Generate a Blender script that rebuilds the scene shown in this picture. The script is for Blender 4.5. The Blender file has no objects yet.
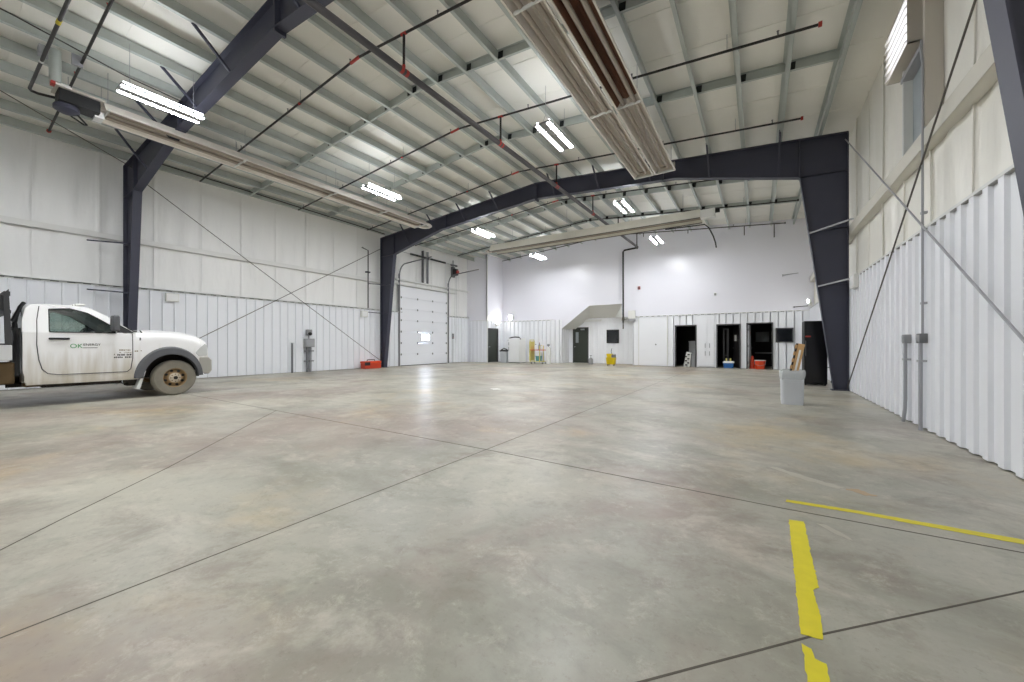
import bpy, bmesh, math, random
from mathutils import Vector, Matrix
random.seed(7)
SC = bpy.context.scene
COL = SC.collection
PI = math.pi
V = Vector

# ------------------------------------------------------------------ dimensions
XL, XR = -16.32, 1.96            # inner faces of the side wall liners
XM = (XL + XR) / 2               # ridge
YB = 21.8                        # back wall
YN = -7.0                        # wall behind the camera
F1, F2 = 3.5, 12.95              # the two rigid frames
ZE = 6.64                        # underside of purlins at the eaves
SL = 1 / 12.0                    # roof slope
DECK = 0.27                      # purlin depth

def zroof(x):
    return ZE + min(x - XL, XR - x) * SL

# ------------------------------------------------------------------ materials
def srgb(r, g, b):
    f = lambda c: (c / 255 / 12.92) if c / 255 <= 0.04045 else ((c / 255 + 0.055) / 1.055) ** 2.4
    return (f(r), f(g), f(b), 1)

def mat(name, rgb, rough=0.5, metal=0.0, var=0.0, vscale=3.0, bump=0.0, bscale=20.0, spec=0.5, stretch=None, rvar=0.0):
    m = bpy.data.materials.new(name); m.use_nodes = True
    nt = m.node_tree; N = nt.nodes; L = nt.links
    b = N['Principled BSDF']
    c = srgb(*rgb)
    b.inputs['Base Color'].default_value = c
    b.inputs['Roughness'].default_value = rough
    b.inputs['Metallic'].default_value = metal
    b.inputs['Specular IOR Level'].default_value = spec
    if var or bump or rvar:
        tc = N.new('ShaderNodeTexCoord'); mp = N.new('ShaderNodeMapping')
        L.new(tc.outputs['Object'], mp.inputs['Vector'])
        if stretch: mp.inputs['Scale'].default_value = stretch
    if var or rvar:
        nz = N.new('ShaderNodeTexNoise'); nz.inputs['Scale'].default_value = vscale; nz.inputs['Detail'].default_value = 6
        L.new(mp.outputs['Vector'], nz.inputs['Vector'])
    if var:
        mx = N.new('ShaderNodeMix'); mx.data_type = 'RGBA'
        mx.inputs[6].default_value = tuple(max(0, x * (1 - var)) for x in c[:3]) + (1,)
        mx.inputs[7].default_value = tuple(min(1, x * (1 + var * 0.6)) for x in c[:3]) + (1,)
        L.new(nz.outputs['Fac'], mx.inputs[0]); L.new(mx.outputs[2], b.inputs['Base Color'])
    if rvar:
        mr = N.new('ShaderNodeMapRange'); mr.inputs[1].default_value = 0.3; mr.inputs[2].default_value = 0.7
        mr.inputs[3].default_value = max(0, rough - rvar); mr.inputs[4].default_value = rough + rvar
        L.new(nz.outputs['Fac'], mr.inputs[0]); L.new(mr.outputs[0], b.inputs['Roughness'])
    if bump:
        nb = N.new('ShaderNodeTexNoise'); nb.inputs['Scale'].default_value = bscale; nb.inputs['Detail'].default_value = 4
        L.new(mp.outputs['Vector'], nb.inputs['Vector'])
        bp = N.new('ShaderNodeBump'); bp.inputs['Strength'].default_value = bump; bp.inputs['Distance'].default_value = 0.05
        L.new(nb.outputs['Fac'], bp.inputs['Height']); L.new(bp.outputs['Normal'], b.inputs['Normal'])
    return m

def emit(name, rgb, strength):
    m = bpy.data.materials.new(name); m.use_nodes = True
    b = m.node_tree.nodes['Principled BSDF']
    b.inputs['Base Color'].default_value = srgb(*rgb)
    b.inputs['Emission Color'].default_value = srgb(*rgb)
    b.inputs['Emission Strength'].default_value = strength
    return m

def glass(name, tint=(200, 210, 205), alpha=0.3, rough=0.03):
    m = bpy.data.materials.new(name); m.use_nodes = True
    nt = m.node_tree; N = nt.nodes; L = nt.links
    for n in list(N): N.remove(n)
    out = N.new('ShaderNodeOutputMaterial'); tr = N.new('ShaderNodeBsdfTransparent'); gl = N.new('ShaderNodeBsdfGlossy')
    gl.inputs['Roughness'].default_value = rough; tr.inputs['Color'].default_value = srgb(*tint)
    fr = N.new('ShaderNodeFresnel'); fr.inputs['IOR'].default_value = 1.5
    ad = N.new('ShaderNodeMath'); ad.operation = 'ADD'; ad.inputs[1].default_value = alpha
    L.new(fr.outputs[0], ad.inputs[0])
    mx = N.new('ShaderNodeMixShader'); L.new(ad.outputs[0], mx.inputs[0])
    L.new(tr.outputs[0], mx.inputs[1]); L.new(gl.outputs[0], mx.inputs[2]); L.new(mx.outputs[0], out.inputs[0])
    return m

def haze(name, rgb, alpha):
    m = mat(name, rgb, 0.35); m.node_tree.nodes['Principled BSDF'].inputs['Alpha'].default_value = alpha
    return m

def concrete():
    m = bpy.data.materials.new('polished_concrete'); m.use_nodes = True
    nt = m.node_tree; N = nt.nodes; L = nt.links; b = N['Principled BSDF']
    tc = N.new('ShaderNodeTexCoord')
    def noise(scale, detail, rough=0.55, dist=0.0, off=(0, 0, 0), st=(1, 1, 1)):
        mp = N.new('ShaderNodeMapping'); mp.inputs['Location'].default_value = off; mp.inputs['Scale'].default_value = st
        L.new(tc.outputs['Object'], mp.inputs['Vector'])
        n = N.new('ShaderNodeTexNoise'); n.inputs['Scale'].default_value = scale; n.inputs['Detail'].default_value = detail
        n.inputs['Roughness'].default_value = rough; n.inputs['Distortion'].default_value = dist
        L.new(mp.outputs['Vector'], n.inputs['Vector']); return n.outputs['Fac']
    def ramp(s, a, z):
        r = N.new('ShaderNodeMapRange'); r.interpolation_type = 'SMOOTHSTEP'
        r.inputs[1].default_value = a; r.inputs[2].default_value = z
        L.new(s, r.inputs[0]); return r.outputs[0]
    def mul(s, k):
        q = N.new('ShaderNodeMath'); q.operation = 'MULTIPLY'; q.inputs[1].default_value = k; L.new(s, q.inputs[0]); return q.outputs[0]
    def mix(c, rgb, fac):
        x = N.new('ShaderNodeMix'); x.data_type = 'RGBA'; L.new(fac, x.inputs[0])
        if isinstance(c, tuple): x.inputs[6].default_value = srgb(*c)
        else: L.new(c, x.inputs[6])
        x.inputs[7].default_value = srgb(*rgb); return x.outputs[2]
    c = mix((183, 179, 164), (165, 163, 151), ramp(noise(0.35, 5, 0.55, 0.3), 0.38, 0.62))
    c = mix(c, (150, 134, 123), mul(ramp(noise(0.30, 7, 0.64, 0.3, (7.6, 4.1, 0)), 0.45, 0.63), 0.8))
    c = mix(c, (194, 172, 128), mul(ramp(noise(0.42, 6, 0.62, 0.3, (-4, 11, 0)), 0.53, 0.68), 0.55))
    c = mix(c, (138, 136, 122), mul(ramp(noise(0.45, 8, 0.66, 0.4, (13, 5, 0), (1, 1.6, 1)), 0.49, 0.67), 0.8))
    c = mix(c, (204, 198, 184), mul(ramp(noise(0.75, 8, 0.68, 0.5, (2, -9, 0), (1, 1.5, 1)), 0.52, 0.70), 0.6))
    c = mix(c, (128, 116, 105), mul(ramp(noise(1.5, 9, 0.74, 0.4, (3, 3, 0)), 0.48, 0.68), 0.58))
    c = mix(c, (136, 137, 124), mul(ramp(noise(2.6, 9, 0.76, 0.3, (23, 7, 0)), 0.50, 0.70), 0.5))
    c = mix(c, (206, 200, 186), mul(ramp(noise(5.0, 9, 0.8, 0.3, (9, 1, 0)), 0.51, 0.72), 0.5))
    c = mix(c, (112, 102, 90), mul(ramp(noise(20.0, 7, 0.82, 0.0, (1, 8, 0)), 0.52, 0.72), 0.42))
    L.new(c, b.inputs['Base Color'])
    r = N.new('ShaderNodeMapRange'); r.inputs[1].default_value = 0.35; r.inputs[2].default_value = 0.65
    r.inputs[3].default_value = 0.31; r.inputs[4].default_value = 0.5
    L.new(noise(0.9, 8, 0.68, 0.2, (5, 5, 0)), r.inputs[0]); L.new(r.outputs[0], b.inputs['Roughness'])
    b.inputs['Specular IOR Level'].default_value = 0.4
    bp = N.new('ShaderNodeBump'); bp.inputs['Strength'].default_value = 0.08; bp.inputs['Distance'].default_value = 0.02
    L.new(noise(2.2, 5), bp.inputs['Height']); L.new(bp.outputs['Normal'], b.inputs['Normal'])
    return m

def truck_paint():
    """white paint with a film of tan road dust, thicker low on the body"""
    m = bpy.data.materials.new('dusty_white_paint'); m.use_nodes = True
    nt = m.node_tree; N = nt.nodes; L = nt.links; b = N['Principled BSDF']
    tc = N.new('ShaderNodeNewGeometry'); sp = N.new('ShaderNodeSeparateXYZ'); L.new(tc.outputs['Position'], sp.inputs[0])
    mp = N.new('ShaderNodeMapping'); mp.inputs['Scale'].default_value = (1, 7, 0.8); L.new(tc.outputs['Position'], mp.inputs['Vector'])
    nz = N.new('ShaderNodeTexNoise'); nz.inputs['Scale'].default_value = 1.3; nz.inputs['Detail'].default_value = 6
    L.new(mp.outputs['Vector'], nz.inputs['Vector'])
    ml = N.new('ShaderNodeMath'); ml.operation = 'MULTIPLY_ADD'; ml.inputs[1].default_value = 1.3; L.new(nz.outputs['Fac'], ml.inputs[0])
    L.new(sp.outputs['Z'], ml.inputs[2])
    mr = N.new('ShaderNodeMapRange'); mr.inputs[1].default_value = 0.95; mr.inputs[2].default_value = 1.72
    mr.inputs[3].default_value = 0.8; mr.inputs[4].default_value = 0.0
    L.new(ml.outputs[0], mr.inputs[0])
    mx = N.new('ShaderNodeMix'); mx.data_type = 'RGBA'; mx.inputs[6].default_value = srgb(238, 238, 238); mx.inputs[7].default_value = srgb(184, 174, 152)
    L.new(mr.outputs[0], mx.inputs[0]); L.new(mx.outputs[2], b.inputs['Base Color'])
    b.inputs['Roughness'].default_value = 0.32; b.inputs['Coat Weight'].default_value = 0.3
    return m

M = dict(
    floor=concrete(),
    joint=mat('joint_filler', (92, 86, 76), 0.8, var=0.3, vscale=8),
    liner=mat('white_ribbed_steel', (236, 238, 243), 0.36, var=0.04, vscale=0.7),
    liner_back=mat('white_ribbed_steel_back', (240, 242, 246), 0.35),
    vinyl=mat('white_vinyl_facing', (240, 240, 239), 0.34, var=0.06, vscale=0.6, bump=0.9, bscale=1.6, stretch=(1, 1.2, 0.28)),
    vinyl_warm=mat('cream_vinyl_facing', (238, 236, 228), 0.34, var=0.06, vscale=0.6, bump=0.9, bscale=1.6, stretch=(1, 1.2, 0.28)),
    deck=mat('roof_vinyl', (242, 240, 233), 0.5, var=0.06, vscale=0.8, bump=0.3, bscale=1.5),
    drywall=mat('white_gloss_wall', (234, 234, 242), 0.3, bump=0.04, bscale=3),
    trim=mat('white_trim', (222, 223, 220), 0.45),
    trim_dark=mat('closure_strip', (70, 70, 68), 0.7),
    galv=mat('galvanised_steel', (188, 194, 190), 0.48, metal=0.3, var=0.12, vscale=5, rvar=0.1),
    gap_dark=mat('dark_web_gap', (40, 43, 44), 0.6, metal=0.3),  # near-black stands in for the shade in the open strut webs
    closure_grey=mat('grey_closure_strip', (140, 140, 136), 0.6),
    girt=mat('cream_girt', (212, 209, 198), 0.5, var=0.06, vscale=2),
    girt_grey=mat('grey_girt', (230, 230, 228), 0.5, var=0.06, vscale=2),
    steel=mat('charcoal_primer', (62, 63, 78), 0.5, var=0.12, vscale=2),
    rod=mat('dark_rod', (88, 84, 78), 0.5, metal=0.4),
    pipe=mat('black_pipe', (44, 41, 39), 0.45, metal=0.2),
    pipe_main=mat('dark_grey_pipe', (74, 71, 73), 0.4, metal=0.2),
    red=mat('red_coupling', (170, 52, 44), 0.45),
    yellowtape=mat('yellow_tag', (206, 188, 40), 0.5),
    refl=mat('heater_reflector', (226, 220, 212), 0.34, metal=0.3, var=0.1, vscale=3),
    refl_brown=mat('browned_reflector', (128, 92, 74), 0.35, metal=0.6, var=0.35, vscale=2, stretch=(1, .2, 1)),
    refl_beige=mat('beige_reflector', (228, 224, 212), 0.5, metal=0.1, var=0.12, vscale=3),
    tube=mat('heater_tube', (168, 158, 146), 0.35, metal=0.5, var=0.2, vscale=5),
    white=mat('white_enamel', (235, 236, 236), 0.35),
    offwhite=mat('off_white_plastic', (226, 226, 222), 0.45),
    lens=emit('lit_lens', (249, 251, 254), 70.0),
    uplight_fill=emit('added_uplight_glow', (246, 250, 255), 9.0),  # added glow that brightens the roof, not a part of the fixture
    fixgrey=mat('fixture_grey', (150, 151, 152), 0.5),
    lens_em=emit('lit_emergency_lens', (255, 254, 250), 25.0),
    daylight=emit('daylit_pane', (226, 236, 255), 18.0),
    daylow=emit('daylit_louver_back', (245, 248, 255), .3),
    conduit=mat('grey_conduit', (160, 161, 166), 0.5, var=0.05),
    conduit_dark=mat('grey_post', (112, 113, 116), 0.55),
    ebox=mat('grey_box', (150, 151, 153), 0.5),
    black=mat('black_plastic', (22, 22, 24), 0.45),
    blackgloss=mat('black_gloss_door', (14, 14, 18), 0.22),
    darkgreen=mat('dark_green_door', (52, 58, 50), 0.4),
    darkdoor=mat('black_brown_door', (36, 34, 34), 0.4),
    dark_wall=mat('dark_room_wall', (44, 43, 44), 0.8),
    frame_dark=mat('dark_frame', (70, 70, 72), 0.5),
    dglass=mat('dark_window_glass', (30, 33, 37), 0.06, spec=0.8),
    orange=mat('orange_plastic', (226, 74, 28), 0.4),
    orange_deep=mat('orange_red_plastic', (196, 62, 30), 0.45),
    blue=mat('blue_plastic', (44, 104, 170), 0.4),
    yellow=mat('yellow_plastic', (232, 204, 20), 0.4),
    yellow_paint=mat('yellow_floor_paint', (222, 208, 44), 0.5, var=0.14, vscale=14),
    pale_yellow=mat('pale_yellow_paint', (214, 204, 120), 0.5),
    teal=mat('teal_plastic', (96, 160, 160), 0.45),
    bin=mat('grey_bin_plastic', (196, 199, 203), 0.45, var=0.06),
    bag=haze('clear_bag', (226, 231, 231), .38),
    wood=mat('light_wood', (202, 160, 108), 0.55, var=0.2, vscale=4, stretch=(8, 8, 1)),
    wood_edge=mat('dark_wood_slot', (48, 38, 32), 0.7),
    chrome=mat('brushed_handle', (170, 172, 174), 0.3, metal=0.9),
    paint=truck_paint(),
    flare=mat('grey_flare_plastic', (92, 93, 97), 0.6, var=0.15, vscale=6),
    rubber=mat('dusty_tyre', (134, 129, 117), 0.85, var=0.25, vscale=6),
    rim=mat('dusty_rim', (164, 138, 100), 0.7, var=0.3, vscale=9),
    hub=mat('pale_hub', (196, 184, 164), 0.6, var=0.2, vscale=9),
    under=mat('dirty_underbody', (44, 38, 32), 0.8, var=0.4, vscale=6),
    mud=mat('muddy_frame', (92, 74, 48), 0.85, var=0.4, vscale=4),
    tglass=glass('tinted_glass', (196, 212, 205), 0.12, 0.02),
    interior=mat('dark_cab_trim', (54, 56, 56), 0.7),
    headlamp=mat('headlamp_lens', (204, 206, 204), 0.12, spec=0.8),
    chromeb=mat('dull_chrome_bumper', (176, 174, 166), 0.3, metal=0.5),
    bedgrey=mat('pale_bed_steel', (204, 205, 206), 0.45, var=0.08),
    rack=mat('dark_rack_steel', (58, 58, 60), 0.6, var=0.15),
    toolbox=mat('silver_toolbox', (196, 198, 206), 0.3, metal=0.35),
    green_ink=mat('green_lettering', (62, 158, 92), 0.5),
    dark_ink=mat('dark_lettering', (56, 54, 52), 0.5),
    tan_ink=mat('tan_lettering', (150, 136, 116), 0.6),
    louver=mat('white_louver', (250, 248, 245), 0.35),
    mauve=mat('pale_housing', (196, 190, 180), 0.5, var=0.08),
    bluegrey=mat('blue_grey_panel', (150, 158, 162), 0.5),
    paper=mat('paper', (232, 232, 228), 0.7),
    stain=mat('pale_floor_stain', (186, 182, 168), 0.4, var=0.1),
    stain_tan=mat('tan_floor_stain', (184, 160, 128), 0.5, var=0.1),
    stain_dark=mat('dark_floor_stain', (112, 106, 96), 0.3, var=0.15),
)

# ------------------------------------------------------------------ mesh builder
class MB:
    def __init__(s): s.bm = bmesh.new()
    def poly(s, pts):
        return s.bm.faces.new([s.bm.verts.new(p) for p in pts])
    def box(s, x0, x1, y0, y1, z0, z1):
        return s.hexa([(x0, y0, z0), (x1, y0, z0), (x1, y1, z0), (x0, y1, z0)], [(x0, y0, z1), (x1, y0, z1), (x1, y1, z1), (x0, y1, z1)])
    def hexa(s, lo, hi):
        a = [s.bm.verts.new(p) for p in lo]; b = [s.bm.verts.new(p) for p in hi]; n = len(a)
        s.bm.faces.new(a[::-1]); s.bm.faces.new(b)
        for i in range(n): s.bm.faces.new((a[i], a[(i + 1) % n], b[(i + 1) % n], b[i]))
        return s
    def prism(s, pts, vec):
        v = V(vec); return s.hexa([V(p) for p in pts], [V(p) + v for p in pts])
    def bar(s, p0, p1, w, h, up=(0, 0, 1)):
        p0, p1 = V(p0), V(p1); d = (p1 - p0).normalized(); u = V(up)
        if abs(d.dot(u)) > 0.98: u = V((0, 1, 0))
        a = d.cross(u).normalized() * (w / 2); b = a.cross(d).normalized() * (h / 2)
        f = lambda p: [p - a - b, p + a - b, p + a + b, p - a + b]
        return s.hexa(f(p0), f(p1))
    def tube(s, pts, r, seg=10, closed=False):
        pts = [V(p) for p in pts]; rings = []; n = len(pts); a = None
        rr = r if isinstance(r, (list, tuple)) else [r] * n
        for i, p in enumerate(pts):
            if closed: d = (pts[(i + 1) % n] - pts[i - 1]).normalized()
            else: d = (pts[min(i + 1, n - 1)] - pts[max(i - 1, 0)]).normalized()
            if a is None:
                a = d.cross(V((0, 0, 1)))
                if a.length < 1e-3: a = d.cross(V((0, 1, 0)))
            else: a = a - d * a.dot(d)
            a.normalize(); b = d.cross(a)
            rings.append([s.bm.verts.new(p + (a * math.cos(2 * PI * k / seg) + b * math.sin(2 * PI * k / seg)) * rr[i]) for k in range(seg)])
        rng = range(n) if closed else range(n - 1)
        for i in rng:
            q = rings[(i + 1) % n]
            for k in range(seg): s.bm.faces.new((rings[i][k], rings[i][(k + 1) % seg], q[(k + 1) % seg], q[k]))
        if not closed: s.bm.faces.new(rings[0][::-1]); s.bm.faces.new(rings[-1])
        return s
    def cyl(s, p0, p1, r, seg=14, r2=None):
        return s.tube([p0, p1], [r, r if r2 is None else r2], seg)
    def lathe(s, prof, base, axis=(0, 0, 1), seg=24, cap=True):
        base = V(base); ax = V(axis).normalized(); u = ax.cross(V((0, 0, 1)))
        if u.length < 1e-3: u = V((1, 0, 0))
        u.normalize(); w = ax.cross(u); rings = []
        for r, h in prof:
            rings.append([s.bm.verts.new(base + ax * h + (u * math.cos(2 * PI * k / seg) + w * math.sin(2 * PI * k / seg)) * max(r, 1e-4)) for k in range(seg)])
        for i in range(len(rings) - 1):
            for k in range(seg): s.bm.faces.new((rings[i][k], rings[i][(k + 1) % seg], rings[i + 1][(k + 1) % seg], rings[i + 1][k]))
        if cap: s.bm.faces.new(rings[0][::-1]); s.bm.faces.new(rings[-1])
        return s
    def grid(s, f, nu, nv):
        g = [[s.bm.verts.new(f(i / nu, j / nv)) for j in range(nv + 1)] for i in range(nu + 1)]
        for i in range(nu):
            for j in range(nv): s.bm.faces.new((g[i][j], g[i + 1][j], g[i + 1][j + 1], g[i][j + 1]))
        return s
    def text(s, body, size, M4, depth=0.002):
        cu = bpy.data.curves.new('t', 'FONT'); cu.body = body; cu.size = size; cu.extrude = depth; cu.align_x = 'LEFT'
        o = bpy.data.objects.new('t', cu); COL.objects.link(o)
        dg = bpy.context.evaluated_depsgraph_get(); me = bpy.data.meshes.new_from_object(o.evaluated_get(dg))
        me.transform(M4); s.bm.from_mesh(me)
        bpy.data.objects.remove(o); bpy.data.curves.remove(cu); bpy.data.meshes.remove(me)
        return s
    def ribs(s, plane, c, sgn, u0, u1, z0, z1, pitch=0.305, h=0.036, phase=0.0, top=0.11, base=0.14, gr=0.0):
        """ribbed sheet on the plane x=c or y=c, ribs standing out by h towards sgn"""
        us = {round(u0, 4): None, round(u1, 4): None}
        def off(u):
            t = ((u - phase) / pitch + 0.5) % 1.0 - 0.5; t = t * pitch if gr and t > 0 else abs(t) * pitch
            if gr and ((u - phase) / pitch + 0.5) % 1.0 - 0.5 < 0 and t > base / 2: return 0.0
            if gr and base / 2 - .001 < t < base / 2 + gr + .001: return -.03 if base / 2 + .003 < t < base / 2 + gr - .003 else 0.0
            if t <= top / 2: return h
            if t >= base / 2: return 0.0
            return h * (base / 2 - t) / (base / 2 - top / 2)
        k0 = math.floor((u0 - phase) / pitch) - 1
        for k in range(k0, k0 + int((u1 - u0) / pitch) + 4):
            for e in (-base / 2, -top / 2, top / 2, base / 2) + ((base / 2 + .004, base / 2 + gr - .004, base / 2 + gr) if gr else ()):
                u = phase + k * pitch + e
                if u0 < u < u1: us[round(u, 4)] = None
        us = sorted(us); prev = None
        for u in us:
            o = c + sgn * off(u)
            p = (o, u) if plane == 'x' else (u, o)
            a = s.bm.verts.new((p[0], p[1], z0)); b = s.bm.verts.new((p[0], p[1], z1))
            if prev: s.bm.faces.new((prev[0], a, b, prev[1]))
            prev = (a, b)
        return s
    def finish(s, name, m, origin, smooth, bevel, bseg=2):
        bm = s.bm
        bmesh.ops.translate(bm, verts=bm.verts, vec=-V(origin))
        bmesh.ops.recalc_face_normals(bm, faces=bm.faces)
        me = bpy.data.meshes.new(name); bm.to_mesh(me); bm.free()
        me.materials.append(m)
        if smooth:
            me.shade_smooth(); me.set_sharp_from_angle(angle=math.radians(smooth))
        o = bpy.data.objects.new(name, me); COL.objects.link(o)
        if bevel:
            md = o.modifiers.new('bevel', 'BEVEL'); md.width = bevel; md.segments = bseg; md.limit_method = 'ANGLE'; md.angle_limit = math.radians(35)
        return o

def world_of(o):
    p = V((0, 0, 0))
    while o is not None: p += o.location; o = o.parent
    return p

def part(mb, name, m, parent, smooth=40, bevel=0, label=None, bseg=2):
    o = mb.finish(name, m, world_of(parent), smooth, bevel, bseg); o.parent = parent
    if label: o['label'] = label
    return o

def tag(o, label, cat, group=None, kind=None):
    o['label'] = label; o['category'] = cat
    if group: o['group'] = group
    if kind: o['kind'] = kind
    return o

def solo(mb, name, m, label, cat, group=None, kind=None, smooth=40, bevel=0, bseg=2):
    """a thing that is one mesh, origin at the middle of its base"""
    xs = [v.co for v in mb.bm.verts]
    lo = V((min(v.x for v in xs), min(v.y for v in xs), min(v.z for v in xs))); hi = V((max(v.x for v in xs), max(v.y for v in xs), max(v.z for v in xs)))
    org = V(((lo.x + hi.x) / 2, (lo.y + hi.y) / 2, lo.z))
    o = mb.finish(name, m, org, smooth, bevel, bseg); o.location = org
    return tag(o, label, cat, group, kind)

def thing(name, label, cat, loc=(0, 0, 0), group=None, kind=None):
    o = bpy.data.objects.new(name, None); COL.objects.link(o); o.location = loc; o.empty_display_size = 0.2
    return tag(o, label, cat, group, kind)

def dup(root, loc, label, group=None):
    r = root.copy(); COL.objects.link(r); r.location = loc; r['label'] = label
    if group: r['group'] = group
    def kids(src, dst):
        for ch in list(src.children):
            if ch.parent is not src: continue
            c = ch.copy(); COL.objects.link(c); c.parent = dst; kids(ch, c)
    kids(root, r)
    return r

ORD = ['first', 'second', 'third', 'fourth', 'fifth', 'sixth', 'seventh', 'eighth', 'ninth', 'tenth', 'eleventh', 'twelfth']

# ================================================================== SETTING
b = MB(); b.box(XL - .4, XR + .4, YN - .3, YB + 4.2, -0.25, 0)
floor = solo(b, 'floor', M['floor'], 'mottled grey polished concrete floor of the whole hall', 'floor', kind='structure', smooth=0)
def joint(pts, w):
    for (x0, y0), (x1, y1) in zip(pts, pts[1:]):
        d = V((x1 - x0, y1 - y0, 0)).normalized(); n = V((-d.y, d.x, 0)) * w / 2
        b.prism([V((x0, y0, 0)) - n, V((x1, y1, 0)) - n, V((x1, y1, 0)) + n, V((x0, y0, 0)) + n], (0, 0, 0.0012))
for pts, w in (([(-2.6, -3), (-2.6, 3.5), (-2.62, 21)], .009), ([(-3.2, -.2), (-4.04, .56), (-4.8, 1.3), (-6.64, 2.91), (-7.3, 3.5)], .010),
               ([(XL + .1, 3.48), (-7.3, 3.5), (-2.6, 3.5), (.15, 3.42), (XR - .05, 3.45)], .011), ([(-1.2, .45), (-.35, 1.39), (.17, 1.97), (1.09, 2.91), (1.9, 3.75)], .009),
               ([(XL + .1, 12.95), (XR - .1, 12.95)], .011), ([(-11.8, 3.5), (-11.8, 21)], .011)):
    b = MB(); joint(pts, w); part(b, 'joint', M['joint'], floor, smooth=0)
def blot(pts, m, seed):
    rnd = random.Random(seed); b = MB(); out = []
    for i, (x, y) in enumerate(pts):
        x2, y2 = pts[(i + 1) % len(pts)]
        for k in range(6):
            t = k / 6; out.append((x + (x2 - x) * t + rnd.uniform(-.012, .012), y + (y2 - y) * t + rnd.uniform(-.012, .012), 0))
    b.prism(out, (0, 0, .0008)); part(b, 'stain', m, floor, smooth=0)
blot([(.08, 4.5), (.36, 4.23), (.56, 4.13), (.6, 4.19), (.4, 4.32), (.16, 4.52)], M['stain'], 1)
blot([(.60, 4.16), (.72, 4.06), (.80, 4.10), (.69, 4.2)], M['stain_tan'], 2)
blot([(.33, 3.25), (.46, 3.08), (.49, 3.09), (.37, 3.27)], M['stain'], 3)
blot([(-9.3, 17.0), (-8.2, 17.3), (-8.0, 18.0), (-9.0, 17.9)], M['stain_dark'], 4)
blot([(-6.1, 8.35), (-5.85, 8.2), (-5.7, 8.35), (-5.95, 8.5)], M['paper'], 5)

# walls ------------------------------------------------------------
def insulation(c, sgn, y0, y1, z0, z1, m, parent, seed, topf=None):
    rnd = random.Random(seed); seams = []; y = y0
    while y < y1: seams.append(y); y += 1.24
    ph = [rnd.uniform(0, 6.28) for _ in range(6)]
    def f(u, v):
        y = y0 + u * (y1 - y0); z = z0 + v * (z1 - z0)
        o = .02 * math.sin(y * 2.53 + ph[0]) + .012 * math.sin(y * 6.1 + ph[1] + z * .4) + .008 * math.sin(y * 11.7 + ph[2] - z)
        o *= math.sin(PI * min(1, max(0, v))) * .8 + .2
        q = min(abs(y - t) for t in seams)
        o += .03 * max(0, 1 - q / .03)
        return (c + sgn * o, y, z)
    b = MB(); b.grid(f, int((y1 - y0) / .045), 14); o = part(b, 'insulation', m, parent, smooth=60)
    b = MB()
    for t in seams[1:]:
        P = [V(f((t - y0) / (y1 - y0), k / 8)) for k in range(9)]
        for p, q in zip(P, P[1:]): b.bar(p, q, .016, .03, up=(0, 1, 0))
    if len(seams) > 1: part(b, 'seam_fold', m, parent)
    return o

b = MB(); b.box(XL - .4, XL - .28, YN, YB + .2, 0, ZE + .25)
wl = solo(b, 'wall_left', M['liner'], 'left wall of white ribbed steel below and white vinyl insulation above', 'wall', kind='structure', smooth=0)
ZRL = 2.94; DY0, DY1, DZ = 14.2, 17.9, 4.36
b = MB()
for (y0, y1, z0, z1) in ((YN, DY0, .015, ZRL), (DY1, 20.0, .015, ZRL)): b.ribs('x', XL - .03, 1, y0, y1, z0, z1, phase=.37, top=.025, base=.05)
part(b, 'liner_panel', M['liner'], wl, smooth=0)
insulation(XL - .16, 1, YN, DY0 + .02, ZRL - .1, ZE + .26, M['vinyl'], wl, 1)
insulation(XL - .16, 1, DY0, DY1, DZ - .1, ZE + .26, M['vinyl'], wl, 2)
insulation(XL - .16, 1, DY1, 20.02, ZRL - .1, ZE + .26, M['vinyl'], wl, 3)
b = MB()
for (y0, y1) in ((YN, DY0), (DY1, 20.0)): b.box(XL - .17, XL + .012, y0, y1, ZRL, ZRL + .028); b.box(XL - .002, XL + .012, y0, y1, ZRL - .03, ZRL + .028)
part(b, 'ledge_trim', M['trim'], wl)
b = MB()
y = .37 + .305 * -24
while y < 20.0:
    if not (DY0 - .1 < y < DY1 + .1) and y > YN: b.box(XL - .03, XL + .014, y + .075, y + .23, ZRL - .012, ZRL + .004)
    y += .305
part(b, 'closure_strip', M['trim_dark'], wl)

b = MB(); b.box(XR + .28, XR + .4, YN, YB + .2, 0, ZE + .25)
wr = solo(b, 'wall_right', M['liner'], 'right wall of white ribbed steel below and cream vinyl insulation above', 'wall', kind='structure', smooth=0)
ZRR = 2.80
b = MB(); b.ribs('x', XR + .03, -1, YN, YB, .015, ZRR, phase=.12); part(b, 'liner_panel', M['liner'], wr, smooth=0)
insulation(XR + .16, -1, YN, YB, ZRR - .1, ZE + .26, M['vinyl_warm'], wr, 4)
b = MB(); b.box(XR - .012, XR + .17, YN, YB, ZRR, ZRR + .035); part(b, 'ledge_trim', M['trim'], wr)
b = MB(); y = .12 + .305 * -23
while y < YB - .1:
    if y > YN: b.box(XR - .012, XR + .03, y + .075, y + .23, ZRR - .012, ZRR + .002)
    y += .305
part(b, 'closure_strip', M['closure_grey'], wr)

# wall behind the camera
b = MB(); b.box(XL - .4, XR + .4, YN - .2, YN - .05, 0, ZE + 1.1)
wf = solo(b, 'wall_front', M['vinyl'], 'plain white wall behind the viewpoint', 'wall', kind='structure', smooth=0)

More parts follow.
